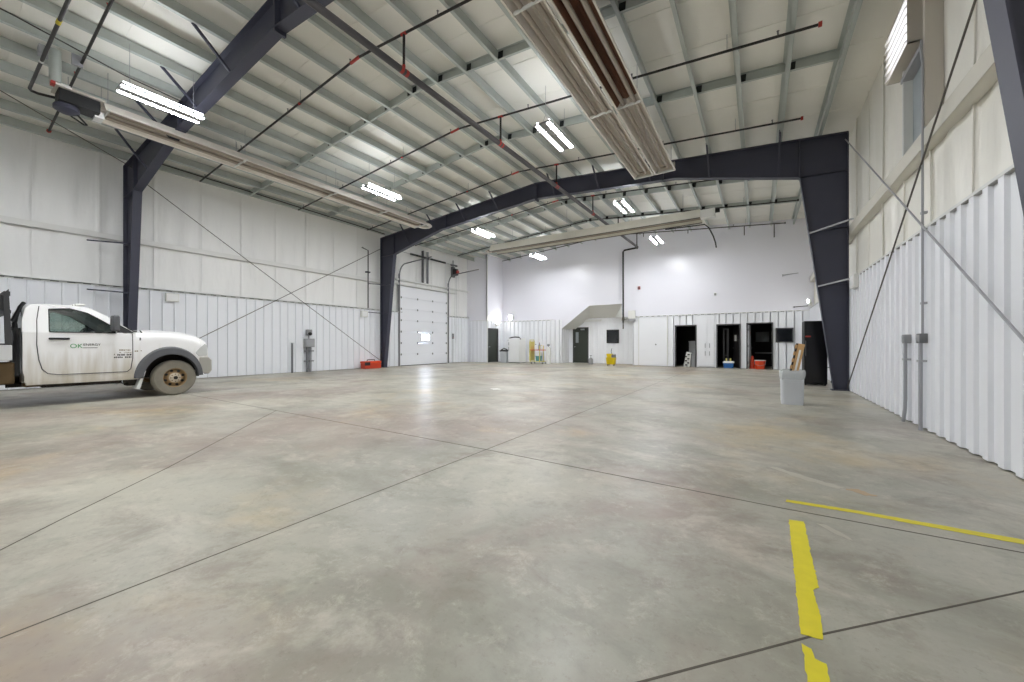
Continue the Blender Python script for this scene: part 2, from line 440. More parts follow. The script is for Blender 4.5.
# back wall: upper smooth wall, ribbed wainscot with openings, alcove
JX, JY = -14.78, 20.0            # boxed-out corner at the far left
RX0, RX1, RYB = -10.33, -5.95, 22.9
RZ0, RZ1, RZ2 = 2.16, 3.50, 2.72
ZRB = 2.72
OPEN = [(-3.67, -2.73, 2.14), (-1.72, -.77, 2.14), (-.43, .55, 2.17)]
b = MB()
zt = lambda x: zroof(x) + .3
YU = YB + .06
def upanel(x0, x1, z0a, z0b=None):
    z0b = z0a if z0b is None else z0b
    b.prism([(x0, YU, z0a), (x1, YU, z0b), (x1, YU, zt(x1)), (x0, YU, zt(x0))], (0, .14, 0))
upanel(JX - .05, RX0, 0); upanel(RX0, -8.53, RZ0, RZ1); upanel(-8.53, XM, RZ1); upanel(XM, -6.55, RZ1); upanel(-6.55, RX1, RZ2)
xs = [RX1] + [v for o in OPEN for v in o[:2]] + [XR + .3]
prev = RX1
for (x0, x1, zo) in OPEN:
    upanel(prev, x0, 0); upanel(x0, x1, zo); prev = x1
upanel(prev, XR + .3, 0)
wb = solo(b, 'wall_back', M['drywall'], 'white back wall, smooth gloss above and ribbed below', 'wall', kind='structure', smooth=0)
b = MB(); yb = YB + .03
rb = lambda x0, x1, z0, z1: b.ribs('y', yb, -1, x0, x1, z0, z1, phase=.15, h=.025, top=.03, base=.05, gr=.03)
rb(JX, RX0, .015, ZRB)
rb(RX1, OPEN[0][0], .015, ZRB); rb(OPEN[0][1], OPEN[1][0], .015, ZRB); rb(OPEN[1][1], OPEN[2][0], .015, ZRB)
for (x0, x1, zo) in OPEN: rb(x0, x1, zo, ZRB)
rb(OPEN[2][1], .69, .015, ZRB); rb(.69, 1.37, .015, 1.27); rb(.69, 1.37, 1.95, ZRB); rb(1.37, XR, .015, ZRB)
part(b, 'liner_panel', M['liner_back'], wb, smooth=0)
# sloping cut of the wainscot beside the alcove
b = MB(); b.box(JX, RX0 - .62, YB - .012, YU, ZRB, ZRB + .03); b.box(RX1, XR, YB - .012, YU, ZRB, ZRB + .03)
part(b, 'ledge_trim', M['trim'], wb)
b = MB(); x = JX + .1
while x < XR - .2:
    if x < RX0 - .9 or x > RX1 + .05: b.box(x, x + .15, YB - .014, YB + .02, ZRB - .014, ZRB + .004)
    x += .305
part(b, 'closure_strip', M['trim_dark'], wb)
# alcove shell
b = MB()
b.prism([(RX0 - .08, YU, 0), (RX0, YU, 0), (RX0, YU, RZ0), (RX0 - .08, YU, RZ0)], (0, RYB - YU, 0))           # left cheek
b.prism([(RX1, YU, 0), (RX1 + .08, YU, 0), (RX1 + .08, YU, 2.9), (RX1, YU, 2.9)], (0, RYB - YU, 0))           # right cheek
part(b, 'alcove_cheek', M['liner_back'], wb)
b = MB()
q = lambda *p: b.poly(p)
q((RX0, YB + .02, RZ0), (-8.53, YB + .02, RZ1), (-8.95, RYB, 2.80), (-9.85, RYB, RZ0))
q((-8.53, YB + .02, RZ1), (-6.55, YB + .02, RZ1), (-7.3, RYB, 2.80), (-8.95, RYB, 2.80))
q((-6.55, YB + .02, RZ1), (-6.55, YB + .02, RZ2), (-7.3, RYB, 2.80))
q((-6.55, YB + .02, RZ2), (RX1, YB + .02, RZ2), (RX1, RYB, RZ2), (-7.3, RYB, 2.80))
q((RX0, YB + .02, RZ0), (-9.85, RYB, RZ0), (RX0, RYB, RZ0))
part(b, 'alcove_soffit', M['trim'], wb, smooth=0)
b = MB(); b.ribs('y', RYB, -1, RX0, -10.06, .015, 2.9, phase=.15, h=.02); b.ribs('y', RYB, -1, -8.98, -7.8, .015, 2.9, phase=.15, h=.02)
b.ribs('y', RYB, -1, -7.06, RX1, .015, 2.9, phase=.15, h=.02); b.ribs('y', RYB, -1, -7.8, -7.06, .015, 1.26, phase=.15, h=.02); b.ribs('y', RYB, -1, -7.8, -7.06, 2.06, 2.9, phase=.15, h=.02)
b.ribs('y', RYB, -1, -10.06, -8.98, 2.25, 2.9, phase=.15, h=.02)
b.ribs('x', RX0 + .005, 1, YB + .05, RYB, .015, RZ0, phase=.1, h=.02)
part(b, 'alcove_liner', M['liner_back'], wb, smooth=20)
b = MB(); b.box(RX0 - .1, RX1 + .1, RYB + .03, RYB + .1, 0, 2.95); part(b, 'alcove_back', M['drywall'], wb)
# boxed-out corner
b = MB(); b.prism([(XL - .3, JY + .03, 0), (JX - .03, JY + .03, 0), (JX - .03, JY + .03, zt(JX)), (XL - .3, JY + .03, zt(XL))], (0, .1, 0))
b.prism([(JX - .03, JY + .03, 2.2), (JX - .03, YB + .1, 2.2), (JX - .03, YB + .1, zt(JX)), (JX - .03, JY + .03, zt(JX))], (-.1, 0, 0))
b.prism([(JX - .03, JY + .03, 0), (JX - .03, JY + .14, 0), (JX - .03, JY + .14, 2.2), (JX - .03, JY + .03, 2.2)], (-.1, 0, 0))
b.prism([(JX - .03, 21.2, 0), (JX - .03, YB + .1, 0), (JX - .03, YB + .1, 2.2), (JX - .03, 21.2, 2.2)], (-.1, 0, 0))
part(b, 'boxed_corner', M['drywall'], wb, smooth=0)
b = MB(); b.ribs('y', JY + .025, -1, XL, JX - .02, .015, ZRB, phase=.02); b.ribs('x', JX - .028, 1, 21.24, YB + .03, .015, ZRB, phase=.1); b.ribs('x', JX - .028, 1, JY + .03, 21.24, 2.2, ZRB, phase=.1)
part(b, 'corner_liner', M['liner'], wb, smooth=20)
b = MB(); b.box(XL, JX + .01, JY - .012, JY + .03, ZRB, ZRB + .03); b.box(JX - .03, JX + .012, JY, YB, ZRB, ZRB + .03); b.box(JX - .03, JX + .012, JY - .01, JY + .06, 0, zt(JX) - .2)
part(b, 'ledge_trim', M['trim'], wb)
# dark rooms behind the three openings
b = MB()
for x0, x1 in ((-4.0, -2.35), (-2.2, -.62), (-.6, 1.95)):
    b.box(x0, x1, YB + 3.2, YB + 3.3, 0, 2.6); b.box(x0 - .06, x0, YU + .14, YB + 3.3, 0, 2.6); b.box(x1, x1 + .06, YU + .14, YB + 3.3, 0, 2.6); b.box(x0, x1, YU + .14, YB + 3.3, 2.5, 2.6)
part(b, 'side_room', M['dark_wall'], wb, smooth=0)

# ceiling
b = MB()
for x0, x1 in ((XL - .4, XM), (XM, XR + .4)):
    za, zb2 = (ZE + DECK - .4 * SL, ZE + DECK + (XM - XL) * SL) if x0 < XM - 1 else (ZE + DECK + (XM - XL) * SL, ZE + DECK - .4 * SL)
    b.prism([(x0, YN - .2, za), (x1, YN - .2, zb2), (x1, YN - .2, zb2 + .2), (x0, YN - .2, za + .2)], (0, YB - YN + .4, 0))
ceil = solo(b, 'ceiling', M['deck'], 'low-pitched roof faced with white vinyl insulation', 'ceiling', kind='structure', smooth=0)
b = MB()
for k in range(int((YB - YN) / 1.24)):
    y = YN + .6 + k * 1.24
    for sg in (-1, 1):
        x0, x1 = (XL, XM) if sg < 0 else (XM, XR)
        b.bar((x0, y, zroof(x0) + DECK - .004), (x1, y, zroof(x1) + DECK - .004), .03, .012)
part(b, 'facing_seam', M['deck'], ceil)
# unseen wall added behind the side rooms to keep the light in
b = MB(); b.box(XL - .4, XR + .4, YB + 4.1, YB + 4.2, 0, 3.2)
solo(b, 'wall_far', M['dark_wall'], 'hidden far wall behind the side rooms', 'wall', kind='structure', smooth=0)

# doors and windows -------------------------------------------------
# door_1: sectional overhead door in the left wall
b = MB(); np_ = 7; hh = DZ / np_
d1 = thing('door_1', 'white sectional overhead door with one small bright pane in the left wall', 'garage door', (XL, (DY0 + DY1) / 2, 0), kind='structure')
for k in range(np_):
    b = MB(); z0, z1 = k * hh + .006 + (.012 if k == 0 else 0), (k + 1) * hh - .006
    wz0, wz1, wy0, wy1 = 1.44, 1.74, 15.8, 16.36
    if z0 < wz0 < z1:
        b.box(XL - .08, XL - .03, DY0, wy0, z0, z1); b.box(XL - .08, XL - .03, wy1, DY1, z0, z1); b.box(XL - .08, XL - .03, wy0, wy1, z0, wz0); b.box(XL - .08, XL - .03, wy0, wy1, wz1, z1)
    else:
        b.box(XL - .08, XL - .03, DY0, DY1, z0, z1)
    pn = part(b, 'door_panel', M['liner'], d1, bevel=.004)
    if k:
        b = MB()
        for yy in (DY0 + .06, DY0 + 1.25, DY0 + 2.45, DY1 - .06): b.box(XL - .032, XL - .012, yy - .035, yy + .035, z0 - .05, z0 + .05)
        part(b, 'hinge', M['conduit_dark'], pn)
b = MB(); b.box(XL - .045, XL - .029, 15.8, 16.36, 1.44, 1.74); part(b, 'window_pane', M['daylight'], d1, label='small daylit pane')
b = MB(); b.box(XL - .05, XL - .01, DY0, DY1, .0, .03); part(b, 'bottom_seal', M['black'], d1)
for yy, nm in ((DY0 - .1, -1), (DY1 + .1, 1)):
    b = MB(); pts = [(XL + .02, yy, 0.02), (XL + .02, yy, 4.9)] + [(XL + .02 + .5 * (1 - math.cos(t * PI / 16)), yy, 4.9 + .6 * math.sin(t * PI / 16)) for t in range(1, 9)] + [(XL + 2.4, yy, 5.62)]
    b.tube(pts, .032, 6); part(b, 'track', M['conduit_dark'], d1)
    b = MB(); b.box(XL - .03, XL + .0, yy - .05, yy + .05, .0, 5.0); part(b, 'track_angle', M['conduit'], d1)
b = MB(); b.box(XL - .16, XL - .02, DY0 - .06, DY0, 0, DZ + .05); b.box(XL - .16, XL - .02, DY1, DY1 + .06, 0, DZ + .05); b.box(XL - .16, XL + .03, DY0 - .3, DY1 + .9, DZ + .05, DZ + .14)
b.box(XL - .1, XL + .02, DY0 - .3, 20.0, DZ + .3, DZ + .38)
part(b, 'jamb', M['trim'], d1)
b = MB(); b.cyl((XL + .16, DY0 - .2, 6.18), (XL + .16, DY1 + .5, 6.18), .016, 8); part(b, 'torsion_shaft', M['chrome'], d1)
for y0, y1 in ((14.75, 16.15), (16.3, 17.55)):
    b = MB(); b.cyl((XL + .16, y0, 6.18), (XL + .16, y1, 6.18), .055, 12); part(b, 'torsion_spring', M['black'], d1)
for yy in (15.85, 16.23):
    b = MB(); b.box(XL - .1, XL + .06, yy - .025, yy + .025, DZ + .38, 6.6); part(b, 'centre_post', M['conduit_dark'] if yy < 16 else M['conduit'], d1)
# operator of the door
op = thing('door_operator', 'black and red chain operator at the overhead door head', 'motor', (XL + .2, 18.5, 5.4))
b = MB(); b.box(XL + .02, XL + .3, 18.35, 18.62, 5.55, 5.95); part(b, 'housing', M['black'], op, bevel=.03)
b = MB(); b.cyl((XL + .3, 18.49, 5.74), (XL + .38, 18.49, 5.74), .11, 16); part(b, 'motor_cap', M['red'], op)
b = MB(); b.cyl((XL + .02, 18.42, 5.95), (XL + .02, 18.42, 6.5), .03); b.cyl((XL + .05, 18.2, 6.2), (XL + .05, 18.75, 6.2), .06, 12); b.box(XL - .1, XL + .02, 18.35, 18.62, 5.45, 6.1); part(b, 'bracket', M['conduit_dark'], op)
b = MB(); b.tube([(XL + .2, 18.42, 5.55), (XL + .16, 18.42, 2.4), (XL + .2, 18.47, 1.2), (XL + .24, 18.52, 2.4), (XL + .22, 18.53, 5.55)], .008, 6); part(b, 'chain', M['chrome'], op)
# door control
ct = thing('control_box', 'small grey push-button box beside the overhead door', 'switch', (XL + .02, 18.4, 1.5))
b = MB(); b.box(XL - .0, XL + .07, 18.33, 18.47, 1.52, 1.86); part(b, 'box', M['ebox'], ct, bevel=.01)
for k in range(3):
    b = MB(); b.cyl((XL + .07, 18.40, 1.6 + k * .09), (XL + .085, 18.40, 1.6 + k * .09), .02, 10); part(b, 'button', [M['red'], M['black'], M['black']][k], ct)
b = MB(); b.cyl((XL + .03, 18.40, 0.02), (XL + .03, 18.40, 1.52), .016, 8); part(b, 'conduit', M['conduit'], ct)

def frame_around(parent, x0, x1, ztop, y, m, w=.05, d=.12, sill=None, front=.03):
    b = MB(); z0 = 0 if sill is None else sill
    b.box(x0 - w, x0, y - front, y + d, z0 - (w if sill is not None else 0), ztop + w); b.box(x1, x1 + w, y - front, y + d, z0 - (w if sill is not None else 0), ztop + w)
    b.box(x0 - w, x1 + w, y - front, y + d, ztop, ztop + w)
    if sill is not None: b.box(x0 - w, x1 + w, y - front, y + d, sill - w, sill)
    return part(b, 'door_frame' if sill is None else 'window_frame', m, parent, bevel=.004)

def lever(parent, x, y, z, sg=1, m=None):
    b = MB(); b.cyl((x, y, z), (x, y - .05, z), .025, 10); b.bar((x, y - .05, z), (x + sg * .11, y - .05, z), .02, .02); return part(b, 'door_handle', m or M['chrome'], parent)

# door_2: door in the side of the boxed-out corner
d2 = thing('door_2', 'tall dark door in the side of the boxed-out far left corner', 'door', (JX, 20.67, 0), kind='structure')
b = MB(); b.box(JX - .10, JX - .05, 20.16, 21.18, .01, 2.16); part(b, 'slab', M['darkgreen'], d2, bevel=.004)
b = MB(); b.box(JX - .12, JX + .012, 20.08, 20.16, 0, 2.24); b.box(JX - .12, JX + .012, 21.18, 21.25, 0, 2.24); b.box(JX - .12, JX + .012, 20.08, 21.25, 2.16, 2.24); part(b, 'door_frame', M['frame_dark'], d2)
b = MB(); b.cyl((JX - .05, 20.26, 1.02), (JX - .0, 20.26, 1.02), .025, 10); b.bar((JX - .0, 20.26, 1.02), (JX - .0, 20.37, 1.02), .02, .02); part(b, 'door_handle', M['chrome'], d2)
# door_3: alcove door
d3 = thing('door_3', 'dark green door with a narrow glass slot in the alcove', 'door', (-9.52, RYB, 0), kind='structure')
b = MB(); b.box(-9.98, -9.86, RYB - .01, RYB + .03, .01, 2.2); b.box(-9.66, -9.06, RYB - .01, RYB + .03, .01, 2.2); b.box(-9.86, -9.66, RYB - .01, RYB + .03, .01, 1.28); b.box(-9.86, -9.66, RYB - .01, RYB + .03, 1.96, 2.2); part(b, 'slab', M['darkgreen'], d3)
b = MB(); b.box(-9.86, -9.66, RYB + .0, RYB + .012, 1.28, 1.96); part(b, 'vision_pane', M['bluegrey'], d3)
frame_around(d3, -9.99, -9.05, 2.2, RYB, M['frame_dark'], .06)
b = MB(); b.box(-9.5, -9.25, RYB - .09, RYB - .01, 2.08, 2.17); part(b, 'door_closer', M['chrome'], d3, bevel=.008)
lever(d3, -9.92, RYB - .01, 1.02)
# door_4: flush white door
d4 = thing('door_4', 'white flush door with a round knob left of the dark openings', 'door', (-4.85, YB, 0), kind='structure')
b = MB(); b.box(-5.58, -4.12, YB - .03, YB + .03, .02, 2.66); part(b, 'slab', M['liner_back'], d4, bevel=.003)
b = MB(); b.box(-5.62, -5.58, YB - .036, YB + .03, 0, 2.7); b.box(-4.12, -4.07, YB - .036, YB + .03, 0, 2.7); part(b, 'door_frame', M['trim'], d4)
b = MB(); b.lathe([(.028, 0), (.028, .01), (.015, .02), (.015, .04), (.034, .05), (.036, .065), (.02, .08)], (-4.68, YB - .03, 1.17), (0, -1, 0), 14); part(b, 'knob', M['conduit_dark'], d4)
# door_5: open doorway with pile
d5 = thing('door_5', 'leftmost open dark doorway in the back wall', 'doorway', (-3.2, YB, 0), kind='structure'); frame_around(d5, *OPEN[0][:2], OPEN[0][2], YB, M['frame_dark'], .05, .2)
# door_6: double white leaf
d6 = thing('door_6', 'white double doors with pull handles between the two dark doorways', 'door', (-2.3, YB, 0), kind='structure')
for x0, x1, hx in ((-2.62, -2.19, -2.27), (-2.18, -1.86, -2.07)):
    b = MB(); b.box(x0, x1, YB - .03, YB + .03, .06, 2.66); lf = part(b, 'leaf', M['liner_back'], d6, bevel=.003)
    for z0 in (.62, 1.02):
        b = MB(); b.tube([(hx, YB - .03, z0), (hx, YB - .075, z0 + .01), (hx, YB - .075, z0 + .19), (hx, YB - .03, z0 + .2)], .014, 8); part(b, 'pull_handle', M['conduit'], lf)
# door_7 / door_8: doorways with leaves open inwards
d7 = thing('door_7', 'middle open doorway with a dark leaf carrying a paper notice', 'doorway', (-1.25, YB, 0), kind='structure'); frame_around(d7, *OPEN[1][:2], OPEN[1][2], YB, M['frame_dark'], .05, .2)
b = MB(); b.prism([(-.80, YU + .1, .01), (-1.10, YU + .95, .01), (-1.06, YU + .97, .01), (-.76, YU + .12, .01)], (0, 0, 2.1)); lf = part(b, 'leaf', M['darkdoor'], d7, smooth=0)
b = MB(); p = V((-.80, YU + .1, 0)); dd = V((-.30, .85, 0)); n = V((-.85, -.30, 0)).normalized() * .004
a = lambda t, z: p + dd * t + n + V((0, 0, z))
b.prism([a(.35, 1.35), a(.7, 1.35), a(.7, 1.66), a(.35, 1.66)], n); part(b, 'notice', M['paper'], lf, smooth=0)
b = MB(); c0 = a(.82, 1.0); b.cyl(c0, c0 + n * 10, .02, 8); b.bar(c0 + n * 10, c0 + n * 10 - dd * .12, .02, .02); part(b, 'door_handle', M['chrome'], lf)
d8 = thing('door_8', 'right open doorway with white hinged edge next to the window', 'doorway', (.05, YB, 0), kind='structure'); frame_around(d8, *OPEN[2][:2], OPEN[2][2], YB, M['frame_dark'], .05, .2)
b = MB(); b.prism([(-.42, YU + .1, .01), (-.38, YU + .1, .01), (-.30, YU + .98, .01), (-.34, YU + .98, .01)], (0, 0, 2.12)); lf = part(b, 'leaf', M['liner_back'], d8, smooth=0)
for z in (.3, 1.1, 1.9):
    b = MB(); b.cyl((-.40, YB + .0, z - .06), (-.40, YB + .0, z + .06), .018, 8); part(b, 'hinge', M['chrome'], lf)
b = MB(); b.cyl((-.33, YU + .86, 1.0), (-.26, YU + .86, 1.0), .02, 8); b.bar((-.26, YU + .86, 1.0), (-.25, YU + .74, 1.0), .02, .02); part(b, 'door_handle', M['chrome'], lf)
# windows
w1 = thing('window_1', 'dark framed interior window beside the rightmost doorway', 'window', (1.03, YB, 1.27), kind='structure'); frame_around(w1, .74, 1.32, 1.9, YB, M['frame_dark'], .05, .1, sill=1.32, front=.045)
b = MB(); b.box(.74, 1.32, YB + .01, YB + .02, 1.32, 1.9); part(b, 'pane', M['dglass'], w1)
w2 = thing('window_2', 'small dark framed window in the alcove wall', 'window', (-7.43, RYB, 1.26), kind='structure'); frame_around(w2, -7.75, -7.11, 2.01, RYB, M['black'], .06, .1, sill=1.31, front=.05)
b = MB(); b.box(-7.75, -7.11, RYB + .01, RYB + .02, 1.31, 2.01); part(b, 'pane', M['dglass'], w2)

# ================================================================== STEEL FRAMES
def poff(sg, k): return .86 * k - .08 if sg > 0 else .86 * k + .08   # purlin distance from the ridge
def kneez(x):   # underside of the rafter
    t = min(x - XL, XR - x)
    if t < 4.16: return 5.70 + (t - 1.0) / 3.16 * (6.42 - 5.70)
    return 6.42 + (t - 4.16) * .078
def make_frame(Y, label, extra=0.0, skew=1):
    fr = thing('steel_frame', label, 'frame', (XM, Y, 0), 'rigid steel roof frames')
    for sg in (-1, 1):
        X = lambda t: (XL + t) if sg < 0 else (XR - t)     # t metres in from the wall
        ex = extra if sg > 0 else 0.0
        zt_ = lambda t: ZE + t * SL - .012
        col = [(.012, 0), (.29 + ex, 0), (1.0 + ex * .5, 5.70), (1.0 + ex * .5, zt_(1.0)), (.012, zt_(.012))]
        b = MB(); b.prism([(X(t), Y - .006, z) for t, z in col], (0, .012, 0))
        b.prism([(X(.012), Y - .1, 0), (X(.028), Y - .1, 0), (X(.028), Y - .1, zt_(0)), (X(.012), Y - .1, zt_(0))], (0, .2, 0))
        i0, i1 = V((X(.29 + ex), Y, 0)), V((X(1.0 + ex * .5), Y, 5.70))
        b.bar(i0, i1, .2, .016, up=(0, 1, 0)) if False else b.prism([(X(.29 + ex), Y - .1, 0), (X(.306 + ex), Y - .1, 0), (X(1.016 + ex * .5), Y - .1, 5.70), (X(1.0 + ex * .5), Y - .1, 5.70)], (0, .2, 0))
        b.prism([(X(.02), Y - .095, 5.66), (X(1.0 + ex * .5), Y - .095, 5.69), (X(1.0 + ex * .5), Y - .095, 5.705), (X(.02), Y - .095, 5.675)], (0, .19, 0))
        for zz in (2.75, 4.2):
            tt = .29 + ex + (1.0 - .29 - ex * .5) * zz / 5.7
            b.prism([(X(.02), Y - .08, zz), (X(tt), Y - .08, zz), (X(tt), Y - .08, zz + .01), (X(.02), Y - .08, zz + .01)], (0, .16, 0))
        c = part(b, 'column', M['steel'], fr, smooth=0)
        b = MB(); b.box(min(X(.0), X(.36 + ex)), max(X(.0), X(.36 + ex)), Y - .14, Y + .14, 0, .02); part(b, 'base_plate', M['steel'], c)
        T = [1.0 + ex * .5, 4.16, 9.14]
        b = MB()
        b.prism([(X(t), Y - .005, kneez(X(t))) for t in T] + [(X(t), Y - .005, zt_(t)) for t in T[::-1]], (0, .01, 0))
        for t0, t1 in zip(T, T[1:]):
            b.prism([(X(t0), Y - .1, kneez(X(t0)) - .014), (X(t1), Y - .1, kneez(X(t1)) - .014), (X(t1), Y - .1, kneez(X(t1))), (X(t0), Y - .1, kneez(X(t0)))], (0, .2, 0))
        b.prism([(X(.02), Y - .1, zt_(.02) - .004), (X(9.14), Y - .1, zt_(9.14) - .004), (X(9.14), Y - .1, zt_(9.14) + .01), (X(.02), Y - .1, zt_(.02) + .01)], (0, .2, 0))
        for t in (1.0 + ex * .5, 4.5):
            b.prism([(X(t), Y - .1, kneez(X(t)) - .03), (X(t + .025), Y - .1, kneez(X(t)) - .03), (X(t + .025), Y - .1, zt_(t)), (X(t), Y - .1, zt_(t))], (0, .2, 0))
        b.prism([(X(9.11), Y - .1, kneez(XM) - .09), (X(9.14), Y - .1, kneez(XM) - .09), (X(9.14), Y - .1, zt_(9.14) - .01), (X(9.11), Y - .1, zt_(9.14) - .01)], (0, .2, 0))
        part(b, 'rafter', M['steel'], fr, smooth=0)
        # flange braces from the rafter's bottom flange up to the purlins
        for k in (2, 4, 6, 8, 10):
            if sg < 0 and k == 10: continue
            x = XM + sg * (poff(sg, k) if sg < 0 else poff(sg, k - 1)); t = min(x - XL, XR - x)
            for s2 in (-1,):
                b = MB(); b.bar((x, Y + s2 * .72, zroof(x) + .05), (x, Y + s2 * .06, kneez(x) + .02), .045, .045); part(b, 'flange_brace', M['steel'], fr, smooth=0)
        # girt braces on the columns
        for zz, zc in ((2.72, 2.78), (4.15, 4.2)):
            if sg > 0 and Y < 5: continue
            tt = .29 + ex + (1.0 - .29) * zz / 5.7
            b = MB(); b.bar((X(tt), Y - .08, zz), (X(.05), Y - .85, zc), .035, .035); part(b, 'girt_brace', M['steel'] if sg < 0 else M['conduit'], fr, smooth=0)
    return fr
make_frame(F1, 'near charcoal steel rigid frame, its left column behind the truck', .08)
make_frame(F2, 'far charcoal steel rigid frame spanning the middle of the hall')

# purlins -----------------------------------------------------------
def purlin_mb(sg):
    b = MB(); y0, y1 = YN, YB - .02; h = DECK - .02
    b.box(-.002, .002, y0, y1, .0, h); b.box(0 if sg > 0 else -.07, .07 if sg > 0 else 0, y0, y1, 0, .004)
    b.box(-.07 if sg > 0 else 0, 0 if sg > 0 else .07, y0, y1, h - .004, h)
    xx = .07 * sg; b.box(min(xx, xx - .004 * sg), max(xx, xx - .004 * sg), y0, y1, 0, .022)
    return b
for sg in (-1, 1):
    proto = None
    for k in range(1 if sg > 0 else 0, 11):
        x = XM + sg * poff(sg, k)
        lab = '%s galvanised roof purlin from the ridge on the %s slope' % (ORD[k - 1 if sg > 0 else k], 'left' if sg < 0 else 'right')
        if proto is None:
            proto = purlin_mb(1).finish('purlin', M['galv'], (0, 0, 0), 0, 0); o = proto
        else:
            o = proto.copy(); COL.objects.link(o)
        o.location = (x, 0, zroof(x) + .002); o.rotation_euler = (0, sg * math.atan(SL), 0)
        tag(o, lab, 'purlin', 'roof purlins')
# bridging between purlins: rows of struts
def strut_mb():
    b = MB(); b.box(.01, .84, -.003, .003, .02, .22); b.box(.01, .84, -.05, .003, .02, .024); b.box(.01, .84, -.05, .003, .216, .22)
    return b
st0 = cl0 = None
rows = [(-2.75, 'behind the viewpoint'), (.3, 'nearest the viewpoint'), (6.68, 'second before the far frame'), (9.68, 'nearest before the far frame'), (15.6, 'first beyond the far frame'), (18.5, 'last before the back wall')]
for ry, lab in rows:
    if ry < 0: continue
    rw = thing('purlin_bridging', 'row of grey bridging struts across the roof, %s' % lab, 'bridging', (XM, ry, ZE), 'rows of purlin bridging')
    for sg in (-1, 1):
        for k in range(1 if sg > 0 else 0, 10):
            x = XM + sg * poff(sg, k); z = zroof(x) + .002
            if st0 is None:
                st0 = strut_mb().finish('bridging_strut', M['galv'], (0, 0, 0), 0, 0); o = st0
                cb = MB(); cb.box(.03, .15, -.014, .014, .05, .2); cl0 = cb.finish('web_gap', M['gap_dark'], (0, 0, 0), 0, 0); c = cl0  # dark block painted where the strut web is open and shaded
            else:
                o = st0.copy(); COL.objects.link(o); c = cl0.copy(); COL.objects.link(c)
            o.parent = rw; o.location = (x - XM, 0, z - ZE)
            o.rotation_euler = (0, math.atan(SL), 0) if sg > 0 else (0, math.atan(SL), PI)
            if sg < 0: o.rotation_euler = (0, math.atan(SL), PI)
            c.parent = o; c.location = (0, 0, 0)
    o = st0.copy(); COL.objects.link(o); c = cl0.copy(); COL.objects.link(c); x = XM - .08
    o.parent = rw; o.location = (x - XM, 0, zroof(x) - ZE - .02); o.rotation_euler = (0, 0, 0); c.parent = o; c.location = (0, 0, 0)
# girts
def girt(x, sg, y0, y1, z, h, m, lab):
    b = MB(); d = .17
    b.box(min(x, x + sg * d), max(x, x + sg * d), y0, y1, z, z + .008); b.box(min(x, x + sg * d), max(x, x + sg * d), y0, y1, z + h - .008, z + h); b.box(min(x, x + sg * .008), max(x, x + sg * .008), y0, y1, z, z + h)
    solo(b, 'wall_girt', m, lab, 'girt', 'wall girts', smooth=0, bevel=.003)
girt(XL - .0, -1, YN, DY0 - .35, 4.34, .16, M['girt_grey'], 'pale horizontal girt high on the left wall')
girt(XR - .0, 1, YN, YB - .02, 3.98, .24, M['girt'], 'cream horizontal girt high on the right wall below the louver')

# rods ---------------------------------------------------------------
def rod(p0, p1, label, r=.012, m=None, group='bracing rods', name='bracing_rod', cat='rod'):
    b = MB(); b.cyl(p0, p1, r, 8); return solo(b, name, m or M['rod'], label, cat, group)
rod((XL + .09, 3.65, 6.42), (XL + .09, 12.8, .36), 'steel rod running down the left wall towards the far column base')
rod((XL + .07, 12.8, 6.05), (XL + .07, 3.7, .42), 'steel rod running down the left wall towards the truck')
rod((XR - .09, 12.8, 6.42), (XR - .09, 3.7, .36), 'grey steel rod falling towards the viewpoint on the right wall', .013, M['conduit'])
rod((XR - .06, 3.7, 6.33), (XR - .06, 12.75, .08), 'thin dark rod falling to the far column base on the right wall')
rod((XL + .4, 3.6, 6.5), (-11.2, -2.2, 6.9), 'thin dark roof rod at the top left above the truck', .010)

# eave pipe
b = MB(); b.tube([(-15.65, 3.75, 6.82), (-15.65, 12.6, 6.68)], .022, 8)
ep = solo(b, 'sprinkler_pipe', M['pipe'], 'thin dark pipe along the left eave between the frames', 'pipe', 'roof pipes')
b = MB(); b.tube([(XL + .12, 12.05, 2.98), (XL + .12, 12.05, 5.82), (XL + .12, 11.7, 5.9)], .028, 8); b.box(XL + .02, XL + .16, 11.95, 12.15, 4.72, 4.78)
solo(b, 'drop_pipe', M['pipe_main'], 'dark pipe dropping down the left wall beside the far column', 'pipe')

# ================================================================== SPRINKLER LINES
XMAIN = -5.55; ZMAIN = 6.5
def xmain(y): return -5.87 + .015 * y
mp = thing('sprinkler_main', 'large dark grey sprinkler main running the length of the roof', 'pipe', (XMAIN, 9, ZMAIN))
b = MB(); b.tube([(xmain(YN), YN + .3, ZMAIN), (XMAIN, 21.3, ZMAIN), (XMAIN - .05, 21.42, ZMAIN - .02)], .062, 14); part(b, 'pipe_run', M['pipe_main'], mp)
b = MB(); b.tube([(XMAIN, 21.42, ZMAIN), (XMAIN - .78, 21.55, ZMAIN - .02), (XMAIN - .86, 21.56, ZMAIN - .1), (XMAIN - .86, 21.58, 2.4)], .048, 12); part(b, 'riser', M['pipe'], mp)
b = MB(); b.cyl((XMAIN - .86, 21.58, 2.52), (XMAIN - .86, 21.58, 2.7), .075, 12); b.cyl((XMAIN - .86, 21.6, 2.6), (XMAIN - .55, 21.6, 2.6), .02, 8); b.cyl((XMAIN - .86, 21.58, 2.05), (XMAIN - .86, 21.58, 2.4), .035, 10); part(b, 'valve', M['rod'], mp)
BR = [(1.83, -15.3, .87, 'a'), (5.12, -15.7, .87, 'b'), (8.37, -15.7, .87, 'c'), (11.62, -15.7, .87, 'd'), (14.85, -15.9, 1.2, 'e'), (18.05, -15.6, 1.25, 'f'), (21.2, -14.4, 1.0, 'g')]
